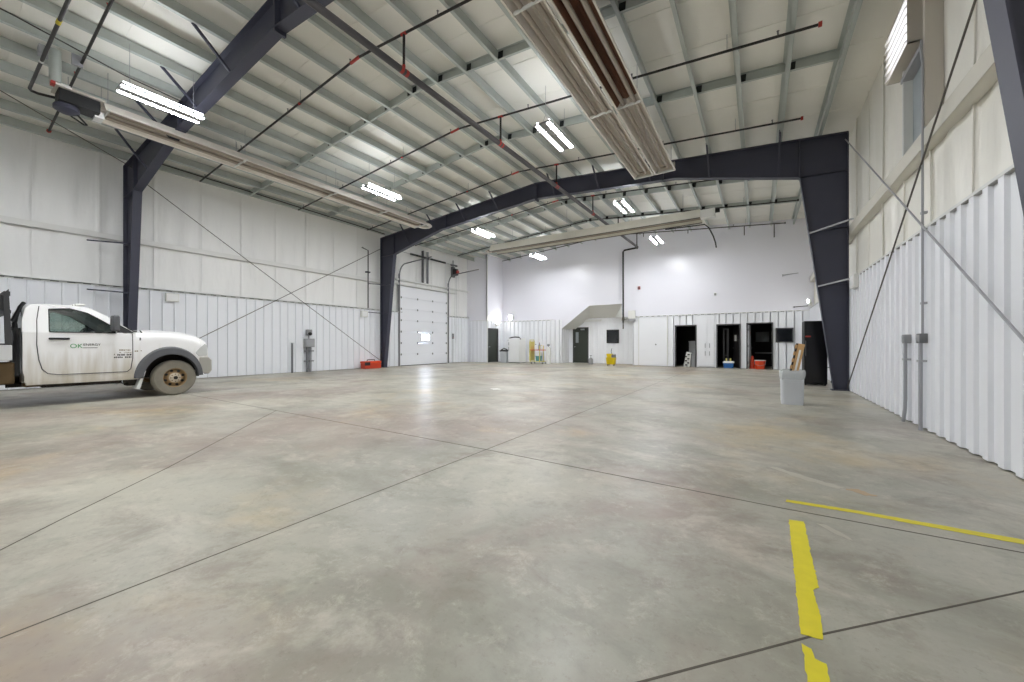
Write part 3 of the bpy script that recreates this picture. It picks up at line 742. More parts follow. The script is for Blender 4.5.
BLAB = ['nearest the viewpoint, beside the left burner box', 'crossing under the roof short of the near bridging', 'in the middle of the bay before the far frame', 'just in front of the far frame', 'just beyond the far frame', 'above the far radiant heater', 'along the top of the back wall']
for i, (y, x0, x1, _) in enumerate(BR):
    dz = -.05; xm = xmain(y)
    br = thing('sprinkler_branch', 'thin black sprinkler branch pipe %s' % BLAB[i], 'pipe', (XM, y, ZE), 'sprinkler branch pipes')
    b = MB(); b.tube([(x0, y, zroof(x0) + dz), (XM - .1, y, zroof(XM) + dz), (XM + .5, y, zroof(XM) + dz - .04), (x1, y, zroof(x1) + dz)], .024, 8); part(b, 'pipe_run', M['pipe'], br)
    b = MB(); b.cyl((xm, y, ZMAIN + .04), (xm, y, zroof(xm) + dz), .026, 10); part(b, 'riser_nipple', M['pipe'], br)
    for xx, w in ((xm - .07, .14), (XM - .3, .3), (XM - 2.4, .07)):
        if i == 0: continue
        b = MB(); b.cyl((xx, y, zroof(xx) + dz), (xx + w, y, zroof(xx + w) + dz), .031, 10)
        if w == .14: b.cyl((xm, y, ZMAIN + .05), (xm, y, ZMAIN + .12), .032, 10); b.cyl((xm, y - .09, ZMAIN), (xm, y - .03, ZMAIN), .066, 12); b.cyl((xm, y + .03, ZMAIN), (xm, y + .09, ZMAIN), .066, 12)
        if i < 5: part(b, 'coupling', M['red'], br)
        else: part(b, 'coupling', M['pipe'], br)
    for xx in ((x0, x1) if i == 0 else (x1,)):
        b = MB(); b.cyl((xx, y, zroof(xx) + dz), (xx + (.05 if xx > 0 else -.05), y, zroof(xx) + dz), .045, 10); part(b, 'end_cap', M['red'] if i < 4 else M['pipe'], br)
    k = 0; xx = x0 + .4
    while xx < x1 - .3:
        b = MB(); b.cyl((xx, y, zroof(xx) + dz), (xx, y, zroof(xx) + dz + .09), .012, 8); b.lathe([(.004, 0), (.022, .004), (.022, .008), (.004, .012)], (xx, y, zroof(xx) + dz + .09), (0, 0, 1), 10); part(b, 'sprinkler_head', M['red'] if i == 0 else M['conduit_dark'], br); xx += 2.6
    for xx in (-13.0, -9.5, -3.7, -.5):
        b = MB(); b.cyl((xx, y, zroof(xx) + dz), (xx, y, zroof(xx) + DECK), .006, 6); part(b, 'hanger', M['conduit'], br)
    if i == 6:
        for xx, ll in ((-3.0, .18), (-.55, .45), (.62, .62), (-5.2, .2)):
            b = MB(); b.cyl((xx, y, zroof(xx) + dz), (xx, y, zroof(xx) + dz - ll), .02, 8); part(b, 'drop', M['pipe'], br)

# ================================================================== LIGHTS
ZL = 6.1
def make_light():
    r = thing('ceiling_light', '', 'light', (0, 0, 0), 'twin-strip hanging lights')
    b = MB(); b.box(-.2, .2, -.66, .66, .012, .05); b.box(-.07, .07, -.5, .5, .05, .11)
    part(b, 'housing', M['fixgrey'], r, bevel=.004)
    b = MB(); b.box(-.09, .09, -.645, .645, .001, .0125); part(b, 'centre_rib', M['fixgrey'], r)
    for x0, x1 in ((-.175, -.098), (.098, .175)):
        b = MB(); b.box(x0, x1, -.63, .63, .0, .011); part(b, 'lit_lens', M['lens'], r)
    for s_ in (-1, 1):
        b = MB(); b.prism([(s_ * .18, -.62, .05), (s_ * .19, -.62, .05), (s_ * .145, -.62, .10), (s_ * .138, -.62, .10)], (0, 1.24, 0)); part(b, 'added_uplight', M['uplight_fill'], r)  # glowing strips added along the housing to throw fill light on the roof
    for y in (-.5, .5):
        b = MB(); b.tube([(-.12, y, .05), (0, y, .28), (0, y, .95)], .004, 5); b.tube([(.12, y, .05), (0, y, .28)], .004, 5); part(b, 'hanger_wire', M['conduit'], r)
    return r
LP = [(-10.3, 2.74, 'near left, beside the left radiant heater'), (-10.3, 8.2, 'in the left row before the far frame'), (-10.3, 13.65, 'in the left row just beyond the far frame'), (-10.45, 19.0, 'in the left row near the back wall'),
      (-4.05, 8.2, 'in the right row before the far frame'), (-4.05, 13.75, 'in the right row just beyond the far frame'), (-4.05, 19.0, 'in the right row near the back wall'),
      (-4.05, 2.74, 'in the right row above the viewpoint'), (-10.3, -2.7, 'in the left row behind the viewpoint'), (-4.05, -2.7, 'in the right row behind the viewpoint')]
l0 = None
for x, y, lab in LP:
    lab = 'lit white twin-strip light hanging ' + lab
    if l0 is None: l0 = make_light(); l0.location = (x, y, ZL); l0['label'] = lab
    else: dup(l0, (x, y, ZL), lab)

# ================================================================== RADIANT HEATERS
def trough(b, x0, x1, y0, y1, z, h=.26):
    """open-bottom reflector, folded sheet extruded along Y"""
    w = x1 - x0
    prof = [(0, 0), (.02 * w, .02), (.12 * w, .55 * h), (.2 * w, h), (.42 * w, h * .8), (.5 * w, h * .95), (.58 * w, h * .8), (.8 * w, h), (.88 * w, .55 * h), (.98 * w, .02), (w, 0)]
    t = .006; n = len(prof)
    a = [(x0 + u, v) for u, v in prof]; o = [(x0 + u + (-.006 if u < w / 2 else .006), v + t) for u, v in prof]
    for i in range(n - 1):
        b.prism([(a[i][0], y0, z + a[i][1]), (a[i + 1][0], y0, z + a[i + 1][1]), (o[i + 1][0], y0, z + o[i + 1][1]), (o[i][0], y0, z + o[i][1])], (0, y1 - y0, 0))
def edge(b, x, y0, y1, z): b.box(x - .016, x + .016, y0, y1, z - .012, z + .012)

def heater_parts(h, spans, y0, y1, z, mats, bars, burner=True):
    for (x0, x1), mm in zip(spans, mats):
        secs = [(y0, y1, mm)] if not isinstance(mm, list) else [(y0, mm[0], mm[1]), (mm[0], y1, mm[2])]
        for ya, yb2_, m_ in secs:
            b = MB(); trough(b, x0, x1, ya, yb2_, z, .2); rf = part(b, 'reflector', m_, h, smooth=0)
        b = MB(); edge(b, x0, y0, y1, z); edge(b, x1, y0, y1, z); part(b, 'rim', M['refl'], rf)
        w = x1 - x0; xa, xb = x0 + w * .28, x0 + w * .72
        b = MB(); r = (xb - xa) / 2; cx = (xa + xb) / 2
        b.tube([(xa, y0 + .1, z + .055), (xa, y1 - .3, z + .055)] + [(cx - r * math.cos(t * PI / 10), y1 - .3 + r * math.sin(t * PI / 10), z + .055) for t in range(1, 10)] + [(xb, y1 - .3, z + .055), (xb, y0 + .1, z + .055)], .042, 12)
        part(b, 'heating_tube', M['tube'], h)
    X0, X1 = spans[0][0], spans[-1][1]
    for yb_ in bars:
        for (x0, x1) in spans:
            b = MB(); b.box(x0 - .02, x1 + .02, yb_ - .012, yb_ + .012, z - .012, z + .035); part(b, 'cross_bar', M['trim'], h)
        for xx in (X0 + .1, X1 - .1):
            b = MB(); b.cyl((xx, yb_, z + .2), (xx, yb_, zroof(xx) + .1), .005, 5); part(b, 'hanger', M['conduit'], h)
hl = thing('radiant_heater', 'long pale radiant tube heater along the left side with burner box', 'heater', (-12.2, 7, 6.25), 'tube heaters under the roof')
heater_parts(hl, [(-12.58, -11.82)], 2.2, 11.75, 6.25, [M['refl']], [2.25, 4.9, 7.6, 9.7, 11.7])
b = MB(); b.cyl((-12.45, 11.6, 6.34), (-12.45, 12.0, 6.34), .06, 12); b.cyl((-11.95, 11.6, 6.34), (-11.95, 12.0, 6.34), .06, 12); b.tube([(-12.45, 12.0, 6.34), (-12.38, 12.12, 6.34), (-12.2, 12.18, 6.34), (-12.02, 12.12, 6.34), (-11.95, 12.0, 6.34)], .06, 12); part(b, 'end_bend', M['refl'], hl)
b = MB(); b.box(-12.32, -11.92, 1.55, 2.14, 6.16, 6.42); bx = part(b, 'burner_box', M['black'], hl, bevel=.015)
b = MB(); b.box(-12.36, -11.86, 1.5, 2.2, 6.42, 6.46); part(b, 'burner_lid', M['mauve'], bx, bevel=.005)
b = MB(); b.lathe([(.06, 0), (.17, .02), (.19, .06), (.19, .12), (.1, .17), (.03, .18)], (-12.1, 1.68, 6.17), (0, 0, -1), 20); part(b, 'blower', M['steel'], bx)
b = MB(); b.tube([(-12.02, 1.78, 6.05), (-12.3, 2.0, 5.97), (-12.42, 1.98, 6.0), (-12.44, 1.8, 6.1), (-12.3, 1.62, 6.2)], .018, 8); part(b, 'flexible_hose', M['black'], bx)
b = MB(); b.box(-12.34, -12.06, 2.08, 2.22, 6.12, 6.26); part(b, 'white_panel', M['white'], bx)
b = MB(); b.box(-11.97, -11.83, 1.44, 1.5, 6.40, 6.5); part(b, 'red_label', M['red'], bx, label='red warning label')
b = MB(); b.box(-11.98, -11.84, 1.51, 1.7, 6.46, 6.475); b.box(-11.86, -11.85, 1.5, 1.72, 6.42, 6.46); part(b, 'pale_label', M['paper'], bx)
b = MB(); b.tube([(-11.88, 1.5, 6.46), (-11.88, 1.5, 7.1)], .085, 14); part(b, 'flue', M['galv'], hl)
for bb in ((-12.15, -11.95, 1.3, 1.55, 6.98, 7.15), (-11.78, -11.7, 1.7, 1.85, 6.9, 7.15)):
    b = MB(); b.box(*bb); part(b, 'junction_box', M['conduit'], hl)
# gas pipe
gp = thing('gas_pipe', 'black gas pipe with a yellow band feeding the left burner box', 'pipe', (-10.4, 1.25, 6.3))
b = MB(); b.tube([(-6.0, 1.22, 6.33), (-12.3, 1.22, 6.33), (-12.38, 1.25, 6.33), (-12.4, 1.34, 6.33), (-12.3, 1.6, 6.33)], .026, 10); part(b, 'pipe_run', M['pipe'], gp)
b = MB(); b.cyl((-9.3, 1.22, 6.33), (-9.42, 1.22, 6.33), .032, 10); part(b, 'yellow_band', M['yellowtape'], gp)
b = MB(); b.cyl((-10.9, 1.22, 6.33), (-10.96, 1.22, 6.33), .032, 10); part(b, 'coupling', M['trim'], gp)

hr = thing('radiant_heater', 'double radiant tube heater with browned trough overhead right of centre', 'heater', (-2.6, 6, 6.25), 'tube heaters under the roof')
heater_parts(hr, [(-3.17, -2.64), (-2.56, -2.03)], 1.6, 11.9, 6.25, [M['refl'], [8.15, M['refl_brown'], M['refl']]], [1.65, 4.95, 8.15, 11.88])
b = MB(); b.box(-2.615, -2.585, 1.6, 11.9, 6.30, 6.33); part(b, 'spine', M['trim'], hr)
b = MB(); b.prism([(-3.17, 11.9, 6.24), (-2.03, 11.9, 6.24), (-2.03, 11.9, 6.5), (-3.17, 11.9, 6.5)], (0, .02, 0)); b.lathe([(.45, 0), (.45, .03), (.3, .06)], (-2.55, 11.9, 6.3), (0, 1, .0), 18) if False else None; part(b, 'end_plate', M['refl'], hr)
hb = thing('radiant_heater', 'beige radiant tube heater across the hall beyond the far frame', 'heater', (-6.9, 16.3, 6.0), 'tube heaters under the roof')
def along_x(y0, y1, x0, x1, z, m, parent):
    b = MB(); trough(b, y0, y1, x0, x1, z, .36)
    for v in b.bm.verts: v.co = V((v.co.y, v.co.x, v.co.z))
    part(b, 'reflector', m, parent, smooth=0)
along_x(16.0, 16.75, -11.7, -1.85, 5.98, M['refl_beige'], hb)
b = MB(); b.box(-11.7, -1.85, 15.985, 16.015, 5.965, 5.99); b.box(-11.7, -1.85, 16.735, 16.765, 5.965, 5.99); part(b, 'rim', M['rod'], hb)
for yy in (16.2, 16.55):
    b = MB(); b.cyl((-11.9, yy, 6.1), (-1.7, yy, 6.1), .05, 12); part(b, 'heating_tube', M['tube'], hb)
b = MB(); b.tube([(-11.9, 16.2, 6.1), (-12.1, 16.28, 6.1), (-12.1, 16.47, 6.1), (-11.9, 16.55, 6.1)], .05, 12); part(b, 'end_bend', M['refl'], hb)
b = MB(); b.box(-1.85, -1.35, 16.05, 16.4, 5.98, 6.28); bx = part(b, 'burner_box', M['offwhite'], hb, bevel=.015)
b = MB(); b.cyl((-1.35, 16.2, 6.2), (-1.2, 16.2, 6.2), .08, 12); part(b, 'blower', M['black'], bx)
b = MB(); b.tube([(-3.2, 16.6, 5.9), (-1.75, 16.6, 5.86), (-1.6, 16.6, 5.7), (-1.45, 16.6, 5.35), (-1.38, 16.6, 5.1), (-1.35, 16.6, 4.9)], .025, 8); part(b, 'flexible_hose', M['black'], bx)
for xx in (-10.5, -7.5, -4.5, -2.5):
    b = MB(); b.cyl((xx, 16.38, 6.3), (xx, 16.38, zroof(xx) + .1), .006, 5); part(b, 'hanger', M['conduit'], hb)
# cable along the roof at top left
b = MB(); b.tube([(-10.2, -2.5, 6.86), (-11.0, .9, 6.98), (-11.35, 2.4, 6.92), (-11.4, 3.4, 6.9)], .012, 6)
solo(b, 'roof_cable', M['pipe'], 'thin dark cable crossing the roof above the left light', 'cable')

# ================================================================== RIGHT WALL FITTINGS
lv = thing('exhaust_louver', 'white slatted louver box high on the right wall', 'vent', (XR, 8.3, 5.6))
lx = XR - .13; hy0, hy1, hz0, hz1 = 7.82, 8.9, 5.58, 6.36
b = MB(); b.box(lx, XR + .12, hy0, hy0 + .015, hz0, hz1); b.box(lx, XR + .12, hy1 - .015, hy1, hz0, hz1); b.box(lx, XR + .12, hy0, hy1, hz0, hz0 + .015); b.box(lx, XR + .12, hy0, hy1, hz1 - .015, hz1); b.box(XR + .05, XR + .12, hy0, hy1, hz0, hz1)
part(b, 'housing', M['mauve'], lv)
for k in range(6):
    z = hz0 + .03 + k * .125
    b = MB(); b.prism([(lx - .03, hy0 + .01, z + .012), (lx - .024, hy0 + .01, z), (lx + .055, hy0 + .01, z + .085), (lx + .05, hy0 + .01, z + .097)], (0, hy1 - hy0 - .02, 0)); part(b, 'blade', M['louver'], lv, smooth=0)
b = MB(); b.box(XR + .0, XR + .01, hy0 + .02, hy1 - .02, hz0 + .02, hz1 - .02); part(b, 'daylit_back', M['daylow'], lv)
of = thing('opening_frame', 'grey steel frame with blue-grey panel below the louver box', 'frame', (XR, 8.4, 4.22))
b = MB(); b.box(XR - .03, XR + .15, 7.50, 7.58, 4.22, 6.8); part(b, 'jamb', M['mauve'], of)
b = MB(); b.box(XR + .0, XR + .15, 8.56, 8.62, 4.22, 5.58); part(b, 'jamb', M['trim'], of)
b = MB(); b.box(XR - .02, XR + .15, 7.58, 8.62, 5.4, 5.47); part(b, 'header', M['conduit'], of)
b = MB(); b.box(XR + .11, XR + .15, 7.58, 8.56, 4.22, 5.4); part(b, 'panel', M['bluegrey'], of)
cw = thing('conduit', 'slim pale conduit running from the louver down to the second floor box', 'conduit', (XR - .05, 7.53, 1.3))
b = MB(); b.tube([(XR - .04, 7.6, 5.45), (XR - .06, 7.54, 5.3), (XR - .045, 7.53, 5.1), (XR - .045, 7.53, 1.34)], .014, 8); part(b, 'pipe_run', M['conduit'], cw)
b = MB(); b.box(XR - .06, XR - .0, 7.5, 7.56, 3.0, 3.03); b.box(XR - .06, XR - .0, 7.5, 7.56, 1.75, 1.78); part(b, 'strap', M['conduit'], cw)
def floor_box(y, lab, w, m, bend):
    r = thing('outlet_box', lab, 'outlet', (XR - .05, y, 0), 'outlet boxes on conduit by the right wall')
    b = MB(); b.box(XR - .085, XR - .005, y - w, y + w, 1.21, 1.345); bo = part(b, 'box', m, r, bevel=.008)
    b = MB(); b.box(XR - .092, XR - .085, y - w + .015, y + w - .015, 1.23, 1.325); part(b, 'cover', M['chrome'], bo)
    b = MB(); pts = [(XR - .06, y, 1.21), (XR - .06, y, .35)] + ([(XR - .06, y + .02, .2), (XR - .07, y + .06, .0)] if bend else [(XR - .06, y, .0)]); b.tube(pts, .023, 10); part(b, 'conduit', M['conduit'], r)
    b = MB(); b.box(XR - .09, XR - .005, y - .04, y + .04, .95, .98); part(b, 'strap', M['chrome'], r)
floor_box(8.2, 'grey outlet box on a bent conduit, left one by the right wall', .06, M['ebox'], True)
floor_box(7.55, 'grey outlet box on a straight conduit, right one by the right wall', .075, M['conduit_dark'], False)
jb = thing('junction_box', 'white junction box on the right wall beside the far column', 'box', (XR - .04, 12.0, 2.5))
b = MB(); b.box(XR - .1, XR - .005, 11.75, 12.2, 2.52, 2.84); part(b, 'box', M['offwhite'], jb, bevel=.01)
b = MB(); b.box(XR - .108, XR - .1, 11.79, 12.16, 2.56, 2.80); part(b, 'lid', M['white'], jb)

# ================================================================== LEFT WALL FITTINGS
jb = thing('junction_box', 'white junction box on the left wall above the truck bonnet', 'box', (XL + .04, 4.55, 2.58))
b = MB(); b.box(XL + .0, XL + .1, 4.38, 4.73, 2.60, 2.87); part(b, 'box', M['offwhite'], jb, bevel=.01)
b = MB(); b.box(XL + .1, XL + .108, 4.41, 4.7, 2.63, 2.84); part(b, 'lid', M['white'], jb)
jb = thing('junction_box', 'small white box on the left wall beside the far column', 'box', (XL + .04, 11.85, 2.53))
b = MB(); b.box(XL + .0, XL + .12, 11.68, 12.04, 2.52, 2.83); part(b, 'box', M['offwhite'], jb, bevel=.01)
b = MB(); b.box(XL + .12, XL + .128, 11.74, 11.98, 2.57, 2.78); part(b, 'lid', M['white'], jb)
es = thing('power_outlet_stand', 'grey power outlet cluster on conduits standing at the left wall', 'outlet', (XL + .08, 9.08, 0))
b = MB(); b.box(XL + .02, XL + .2, 8.9, 9.3, 1.07, 1.43); bo = part(b, 'box', M['ebox'], es, bevel=.01)
b = MB(); b.box(XL + .2, XL + .21, 8.94, 9.26, 1.11, 1.39); part(b, 'cover', M['conduit'], bo)
b = MB(); b.box(XL + .02, XL + .16, 8.99, 9.21, 1.58, 1.82); s = part(b, 'socket', M['ebox'], es, bevel=.01)
b = MB(); b.cyl((XL + .16, 9.1, 1.66), (XL + .22, 9.1, 1.62), .07, 14); part(b, 'socket_face', M['black'], s)
for yy in (9.04, 9.18):
    b = MB(); b.cyl((XL + .08, yy, 0), (XL + .08, yy, 1.07), .045, 12); part(b, 'conduit', M['conduit'] if yy > 9.1 else M['conduit_dark'], es)
for zz in (.88, .45):
    b = MB(); b.box(XL + .02, XL + .14, 8.92, 9.3, zz, zz + .04); part(b, 'strap', M['conduit_dark'], es)
b = MB(); b.cyl((XL + .08, 9.1, 1.43), (XL + .08, 9.1, 1.58), .025, 8); part(b, 'nipple', M['conduit'], es)
cp = thing('conduit', 'dark grey capped conduit standing at the left wall', 'conduit', (XL + .06, 8.42, 0))
b = MB(); b.cyl((XL + .06, 8.42, 0), (XL + .06, 8.42, 1.2), .035, 12); part(b, 'pipe_run', M['conduit_dark'], cp)
b = MB(); b.cyl((XL + .06, 8.42, 1.2), (XL + .06, 8.42, 1.25), .045, 12); part(b, 'cap', M['conduit'], cp)
# orange tool box by the far left column
ob = thing('tool_box', 'orange and black tool box on the floor beside the far left column', 'tool box', (-16.0, 12.0, 0))
b = MB(); b.box(-16.2, -15.85, 11.62, 12.55, .0, .26); part(b, 'body', M['orange_deep'], ob, bevel=.02)
b = MB(); b.box(-16.21, -15.84, 11.6, 12.57, .26, .36); part(b, 'lid', M['orange'], ob, bevel=.02)
b = MB(); b.tube([(-16.02, 11.85, .36), (-16.02, 11.88, .43), (-16.02, 12.28, .43), (-16.02, 12.31, .36)], .02, 8); part(b, 'handle', M['black'], ob)
b = MB(); b.box(-15.85, -15.83, 11.6, 11.9, .16, .32); part(b, 'latch', M['black'], ob)

# ================================================================== YELLOW FLOOR LINES
def stripe(name, pts_l, pts_r, label, seed):
    rnd = random.Random(seed); out = []
    def rag(a, c, amp):
        n = max(2, int((V((*c, 0)) - V((*a, 0))).length / .02))
        for k in range(n):
            t = k / n; j = rnd.uniform(-amp, amp) * (1 if rnd.random() < .7 else 2.2)
            d = (V((*c, 0)) - V((*a, 0))).normalized(); nn = V((-d.y, d.x, 0))
            p = V((*a, 0)).lerp(V((*c, 0)), t) + nn * j; out.append((p.x, p.y, 0.0012))
    loop = pts_l + pts_r[::-1]
    for i in range(len(loop)): rag(loop[i], loop[(i + 1) % len(loop)], .0022)
    b = MB(); b.prism(out, (0, 0, .0012)); solo(b, name, M['yellow_paint'], label, 'floor marking', 'yellow floor markings', smooth=0)
stripe('painted_stripe', [(.178, 3.22), (.166, 2.85), (.158, 2.40), (.148, 1.975)], [(.262, 3.235), (.255, 2.85), (.252, 2.40), (.225, 2.36), (.232, 2.15), (.222, 1.985)], 'long worn yellow stripe on the floor above the joint', 3)
stripe('painted_stripe', [(.147, 1.915), (.147, 1.70), (.15, 1.35)], [(.175, 1.90), (.18, 1.85), (.215, 1.84), (.215, 1.70), (.215, 1.35)], 'short yellow stripe end on the floor below the joint', 4)
stripe('painted_stripe', [(.175, 3.57), (.6, 3.60), (1.34, 3.58), (1.8, 3.57)], [(.185, 3.625), (.6, 3.66), (1.36, 3.665), (1.8, 3.66)], 'long yellow line running across the floor towards the right wall', 5)

# ================================================================== FLOOR ITEMS, RIGHT
tb = thing('trash_can', 'tall grey square waste bin with a clear liner standing near the right wall', 'bin', (.57, 9.5, 0))
def rrect(cx, cy, hx, hy, r, n=5):
    out = []
    for sx, sy, a0 in ((1, 1, 0), (-1, 1, 90), (-1, -1, 180), (1, -1, 270)):
        for k in range(n + 1):
            t = math.radians(a0 + 90 * k / n); out.append((cx + sx * (hx - r) + r * math.cos(t), cy + sy * (hy - r) + r * math.sin(t)))
    return out
def loft(b, rings, cap0=True, cap1=True):
    R = [[b.bm.verts.new(p) for p in ring] for ring in rings]; n = len(R[0])
    for i in range(len(R) - 1):
        for k in range(n): b.bm.faces.new((R[i][k], R[i][(k + 1) % n], R[i + 1][(k + 1) % n], R[i + 1][k]))
    if cap0: b.bm.faces.new(R[0][::-1])
    if cap1: b.bm.faces.new(R[-1])
b = MB(); R = lambda s, z, r=.06: [(x, y, z) for x, y in rrect(.57, 9.5, s, s, r)]
loft(b, [R(.176, 0), R(.18, .06), R(.192, .6), R(.202, .605), R(.202, .655), R(.188, .655), R(.18, .58), R(.15, .02)]); part(b, 'body', M['bin'], tb)
b = MB()
def bagring(s, z, w): 
    return [(x + random.uniform(-w, w), y + random.uniform(-w, w), z + random.uniform(-w, w) * 1.5) for x, y in rrect(.57, 9.5, s, s, .07, 6)]
loft(b, [bagring(.196, .50, .010), bagring(.203, .56, .010), bagring(.209, .61, .005), bagring(.209, .66, .004), bagring(.198, .68, .008), bagring(.182, .66, .005), bagring(.168, .5, .012)], False, False); part(b, 'bag_liner', M['bag'], tb, smooth=60, label='crumpled clear bag over the rim')
wd = thing('wooden_board', 'light wooden board with dark notches leaning in the grey bin', 'board', (.6, 9.5, .1))
b = MB(); p0, p1 = V((.50, 9.47, .03)), V((.72, 9.42, 1.2)); d = (p1 - p0).normalized(); a = d.cross(V((0, 1, 0))).normalized() * .055; n = V((0, .028, 0))
b.hexa([p0 - a - n, p0 + a - n, p0 + a + n, p0 - a + n], [p1 - a - n, p1 + a - n, p1 + a + n, p1 - a + n]); part(b, 'plank', M['wood'], wd, smooth=0, bevel=.004)
b = MB(); b.hexa([p0 + a * 1.0 - n, p0 + a * 1.55 - n, p0 + a * 1.55 + n, p0 + a + n], [p1 + a - n, p1 + a * 1.55 - n, p1 + a * 1.55 + n, p1 + a + n]); part(b, 'edge_rail', M['wood_edge'], wd, smooth=0)
for k in range(6):
    q0 = p0 + (p1 - p0) * (.34 + k * .115); q1 = q0 + (p1 - p0) * .06
    b = MB(); b.hexa([q0 + a * 1.1 - n * 1.1, q0 + a * 1.7 - n * 1.1, q0 + a * 1.7 + n, q0 + a * 1.1 + n], [q1 + a * 1.1 - n * 1.1, q1 + a * 1.7 - n * 1.1, q1 + a * 1.7 + n, q1 + a * 1.1 + n]); part(b, 'rail_block', M['wood'], wd, smooth=0)
b = MB(); b.hexa([p0.lerp(p1, .55) - a * .3 - n * 1.05, p0.lerp(p1, .55) + a * .3 - n * 1.05, p0.lerp(p1, .55) + a * .3 - n, p0.lerp(p1, .55) - a * .3 - n], [p0.lerp(p1, .9) - a * .3 - n * 1.05, p0.lerp(p1, .9) + a * .3 - n * 1.05, p0.lerp(p1, .9) + a * .3 - n, p0.lerp(p1, .9) - a * .3 - n]); part(b, 'pale_label', M['paper'], wd, smooth=0)
fg = thing('upright_fridge', 'tall black upright fridge standing by the far right column', 'fridge', (1.4, 14.3, 0))
b = MB(); b.box(1.13, 1.66, 14.06, 14.7, .04, 1.87); part(b, 'cabinet', M['black'], fg, bevel=.012)
b = MB(); b.box(1.13, 1.66, 14.0, 14.055, .06, 1.865); dr = part(b, 'door', M['blackgloss'], fg, bevel=.014)
b = MB(); b.box(1.16, 1.28, 13.995, 14.0, 1.40, 1.44); part(b, 'badge', M['red'], dr, label='small red badge')
b = MB(); b.box(1.155, 1.175, 13.96, 14.0, .85, 1.30); part(b, 'handle', M['frame_dark'], dr, bevel=.006)
for xx in (1.17, 1.62):
    for yy in (14.1, 14.66):
        b = MB(); b.cyl((xx, yy, 0), (xx, yy, .045), .022, 8); part(b, 'foot', M['black'], fg)
b = MB(); b.tube([(1.68, 14.6, .5), (1.8, 14.5, .52), (1.86, 14.4, .45), (1.8, 14.3, .2), (1.76, 14.2, .1), (1.86, 14.0, .02)], .012, 6); b.box(1.82, 1.9, 14.36, 14.44, .44, .62); part(b, 'power_cord', M['black'], fg)
def em_light(loc, face, lab, lit=True):
    x, y, z = loc; e = thing('emergency_light', lab, 'light', loc, 'twin-head emergency lights'); f = V(face); s = V((-f.y, f.x, 0))
    b = MB(); c = V(loc) + f * .06; b.box(c.x - .06 - abs(s.x) * .08, c.x + .06 + abs(s.x) * .08, c.y - .06 - abs(s.y) * .08, c.y + .06 + abs(s.y) * .08, z - .08, z + .08); part(b, 'body', M['offwhite'], e, bevel=.015)
    for k in (-1, 1):
        h = V(loc) + f * .1 + s * (k * .15) + V((0, 0, .13)); dirn = (f + s * k * .3 + V((0, 0, -.25))).normalized()
        b = MB(); b.lathe([(.03, -.05), (.075, 0), (.08, .04), (.07, .045)], h, dirn, 16); hd = part(b, 'lamp_head', M['offwhite'], e)
        b = MB(); b.lathe([(.066, .0), (.066, .006)], h + dirn * .044, dirn, 16); part(b, 'lamp_lens', M['lens_em'] if lit else M['headlamp'], hd)
em_light((1.93, 20.6, 2.9), (-1, 0, 0), 'bright twin-head emergency light above the black fridge')
em_light((JX + .02, 21.0, 2.50), (1, 0, 0), 'white emergency light above the tall dark corner door')
wlp = thing('wall_lamp', 'bright white wall lamp high on the back wall above the fridge appliance', 'light', (-14.4, YB, 2.9))
b = MB(); b.box(-14.25, -13.9, YB - .1, YB + .05, 2.85, 3.15); part(b, 'body', M['offwhite'], wlp, bevel=.02)
b = MB(); b.box(-14.2, -13.95, YB - .112, YB - .1, 2.88, 3.12); part(b, 'lamp_lens', M['lens_em'], wlp)
# small devices on the back wall
hs = thing('fire_horn', 'small red fire alarm horn on the white back wall right of the pipe', 'alarm', (-5.6, YU, 4.25))
b = MB(); b.box(-5.67, -5.53, YU - .05, YU, 4.25, 4.42); part(b, 'base', M['red'], hs, bevel=.01)
b = MB(); b.lathe([(.05, 0), (.05, .02), (.02, .03)], (-5.6, YU - .05, 4.33), (0, -1, 0), 12); part(b, 'horn', M['conduit_dark'], hs)
sd = thing('motion_sensor', 'small white sensor on the back wall above the double doors', 'sensor', (-1.83, YU, 3.65))
b = MB(); b.box(-1.89, -1.77, YU - .05, YU, 3.66, 3.80); part(b, 'base', M['offwhite'], sd, bevel=.015)
b = MB(); b.lathe([(.045, 0), (.04, .02), (.0, .035)], (-1.83, YU - .05, 3.72), (0, -1, 0), 12); part(b, 'lens', M['ebox'], sd)
wb2 = thing('junction_box', 'white box on the ledge beside the sprinkler riser', 'box', (-6.0, YB - .05, 2.5))
b = MB(); b.box(-6.16, -5.78, YB - .14, YB - .016, 2.62, 3.08); part(b, 'box', M['offwhite'], wb2, bevel=.01)
b = MB(); b.box(-6.16, -5.78, YB - .15, YB - .016, 2.5, 2.62); part(b, 'base', M['conduit'], wb2)
al = thing('alcove_light', 'white strip light fixed below the alcove soffit', 'light', (-8.75, RYB, 2.65))
b = MB(); b.box(-9.36, -8.12, RYB - .12, RYB - .02, 2.62, 2.74); part(b, 'housing', M['white'], al, bevel=.01)
b = MB(); b.box(-9.3, -8.18, RYB - .13, RYB - .03, 2.605, 2.62); part(b, 'lens', M['offwhite'], al)
# bracket on the right part of the back wall
b = MB(); b.bar((.95, YU - .05, 4.4), (1.55, YU - .05, 4.45), .03, .03); b.bar((.97, YU - .05, 4.4), (.97, YU, 4.4), .03, .1)
solo(b, 'wall_bracket', M['conduit'], 'thin grey bracket bar high on the right of the back wall', 'bracket')
b = MB(); b.bar((1.35, YU - .05, 2.9), (1.93, YU - .05, 2.93), .04, .03); b.bar((1.4, YU - .05, 2.9), (1.4, YU, 2.9), .03, .06)
solo(b, 'wall_bracket', M['black'], 'short dark bracket bar on the back wall left of the emergency light', 'bracket')

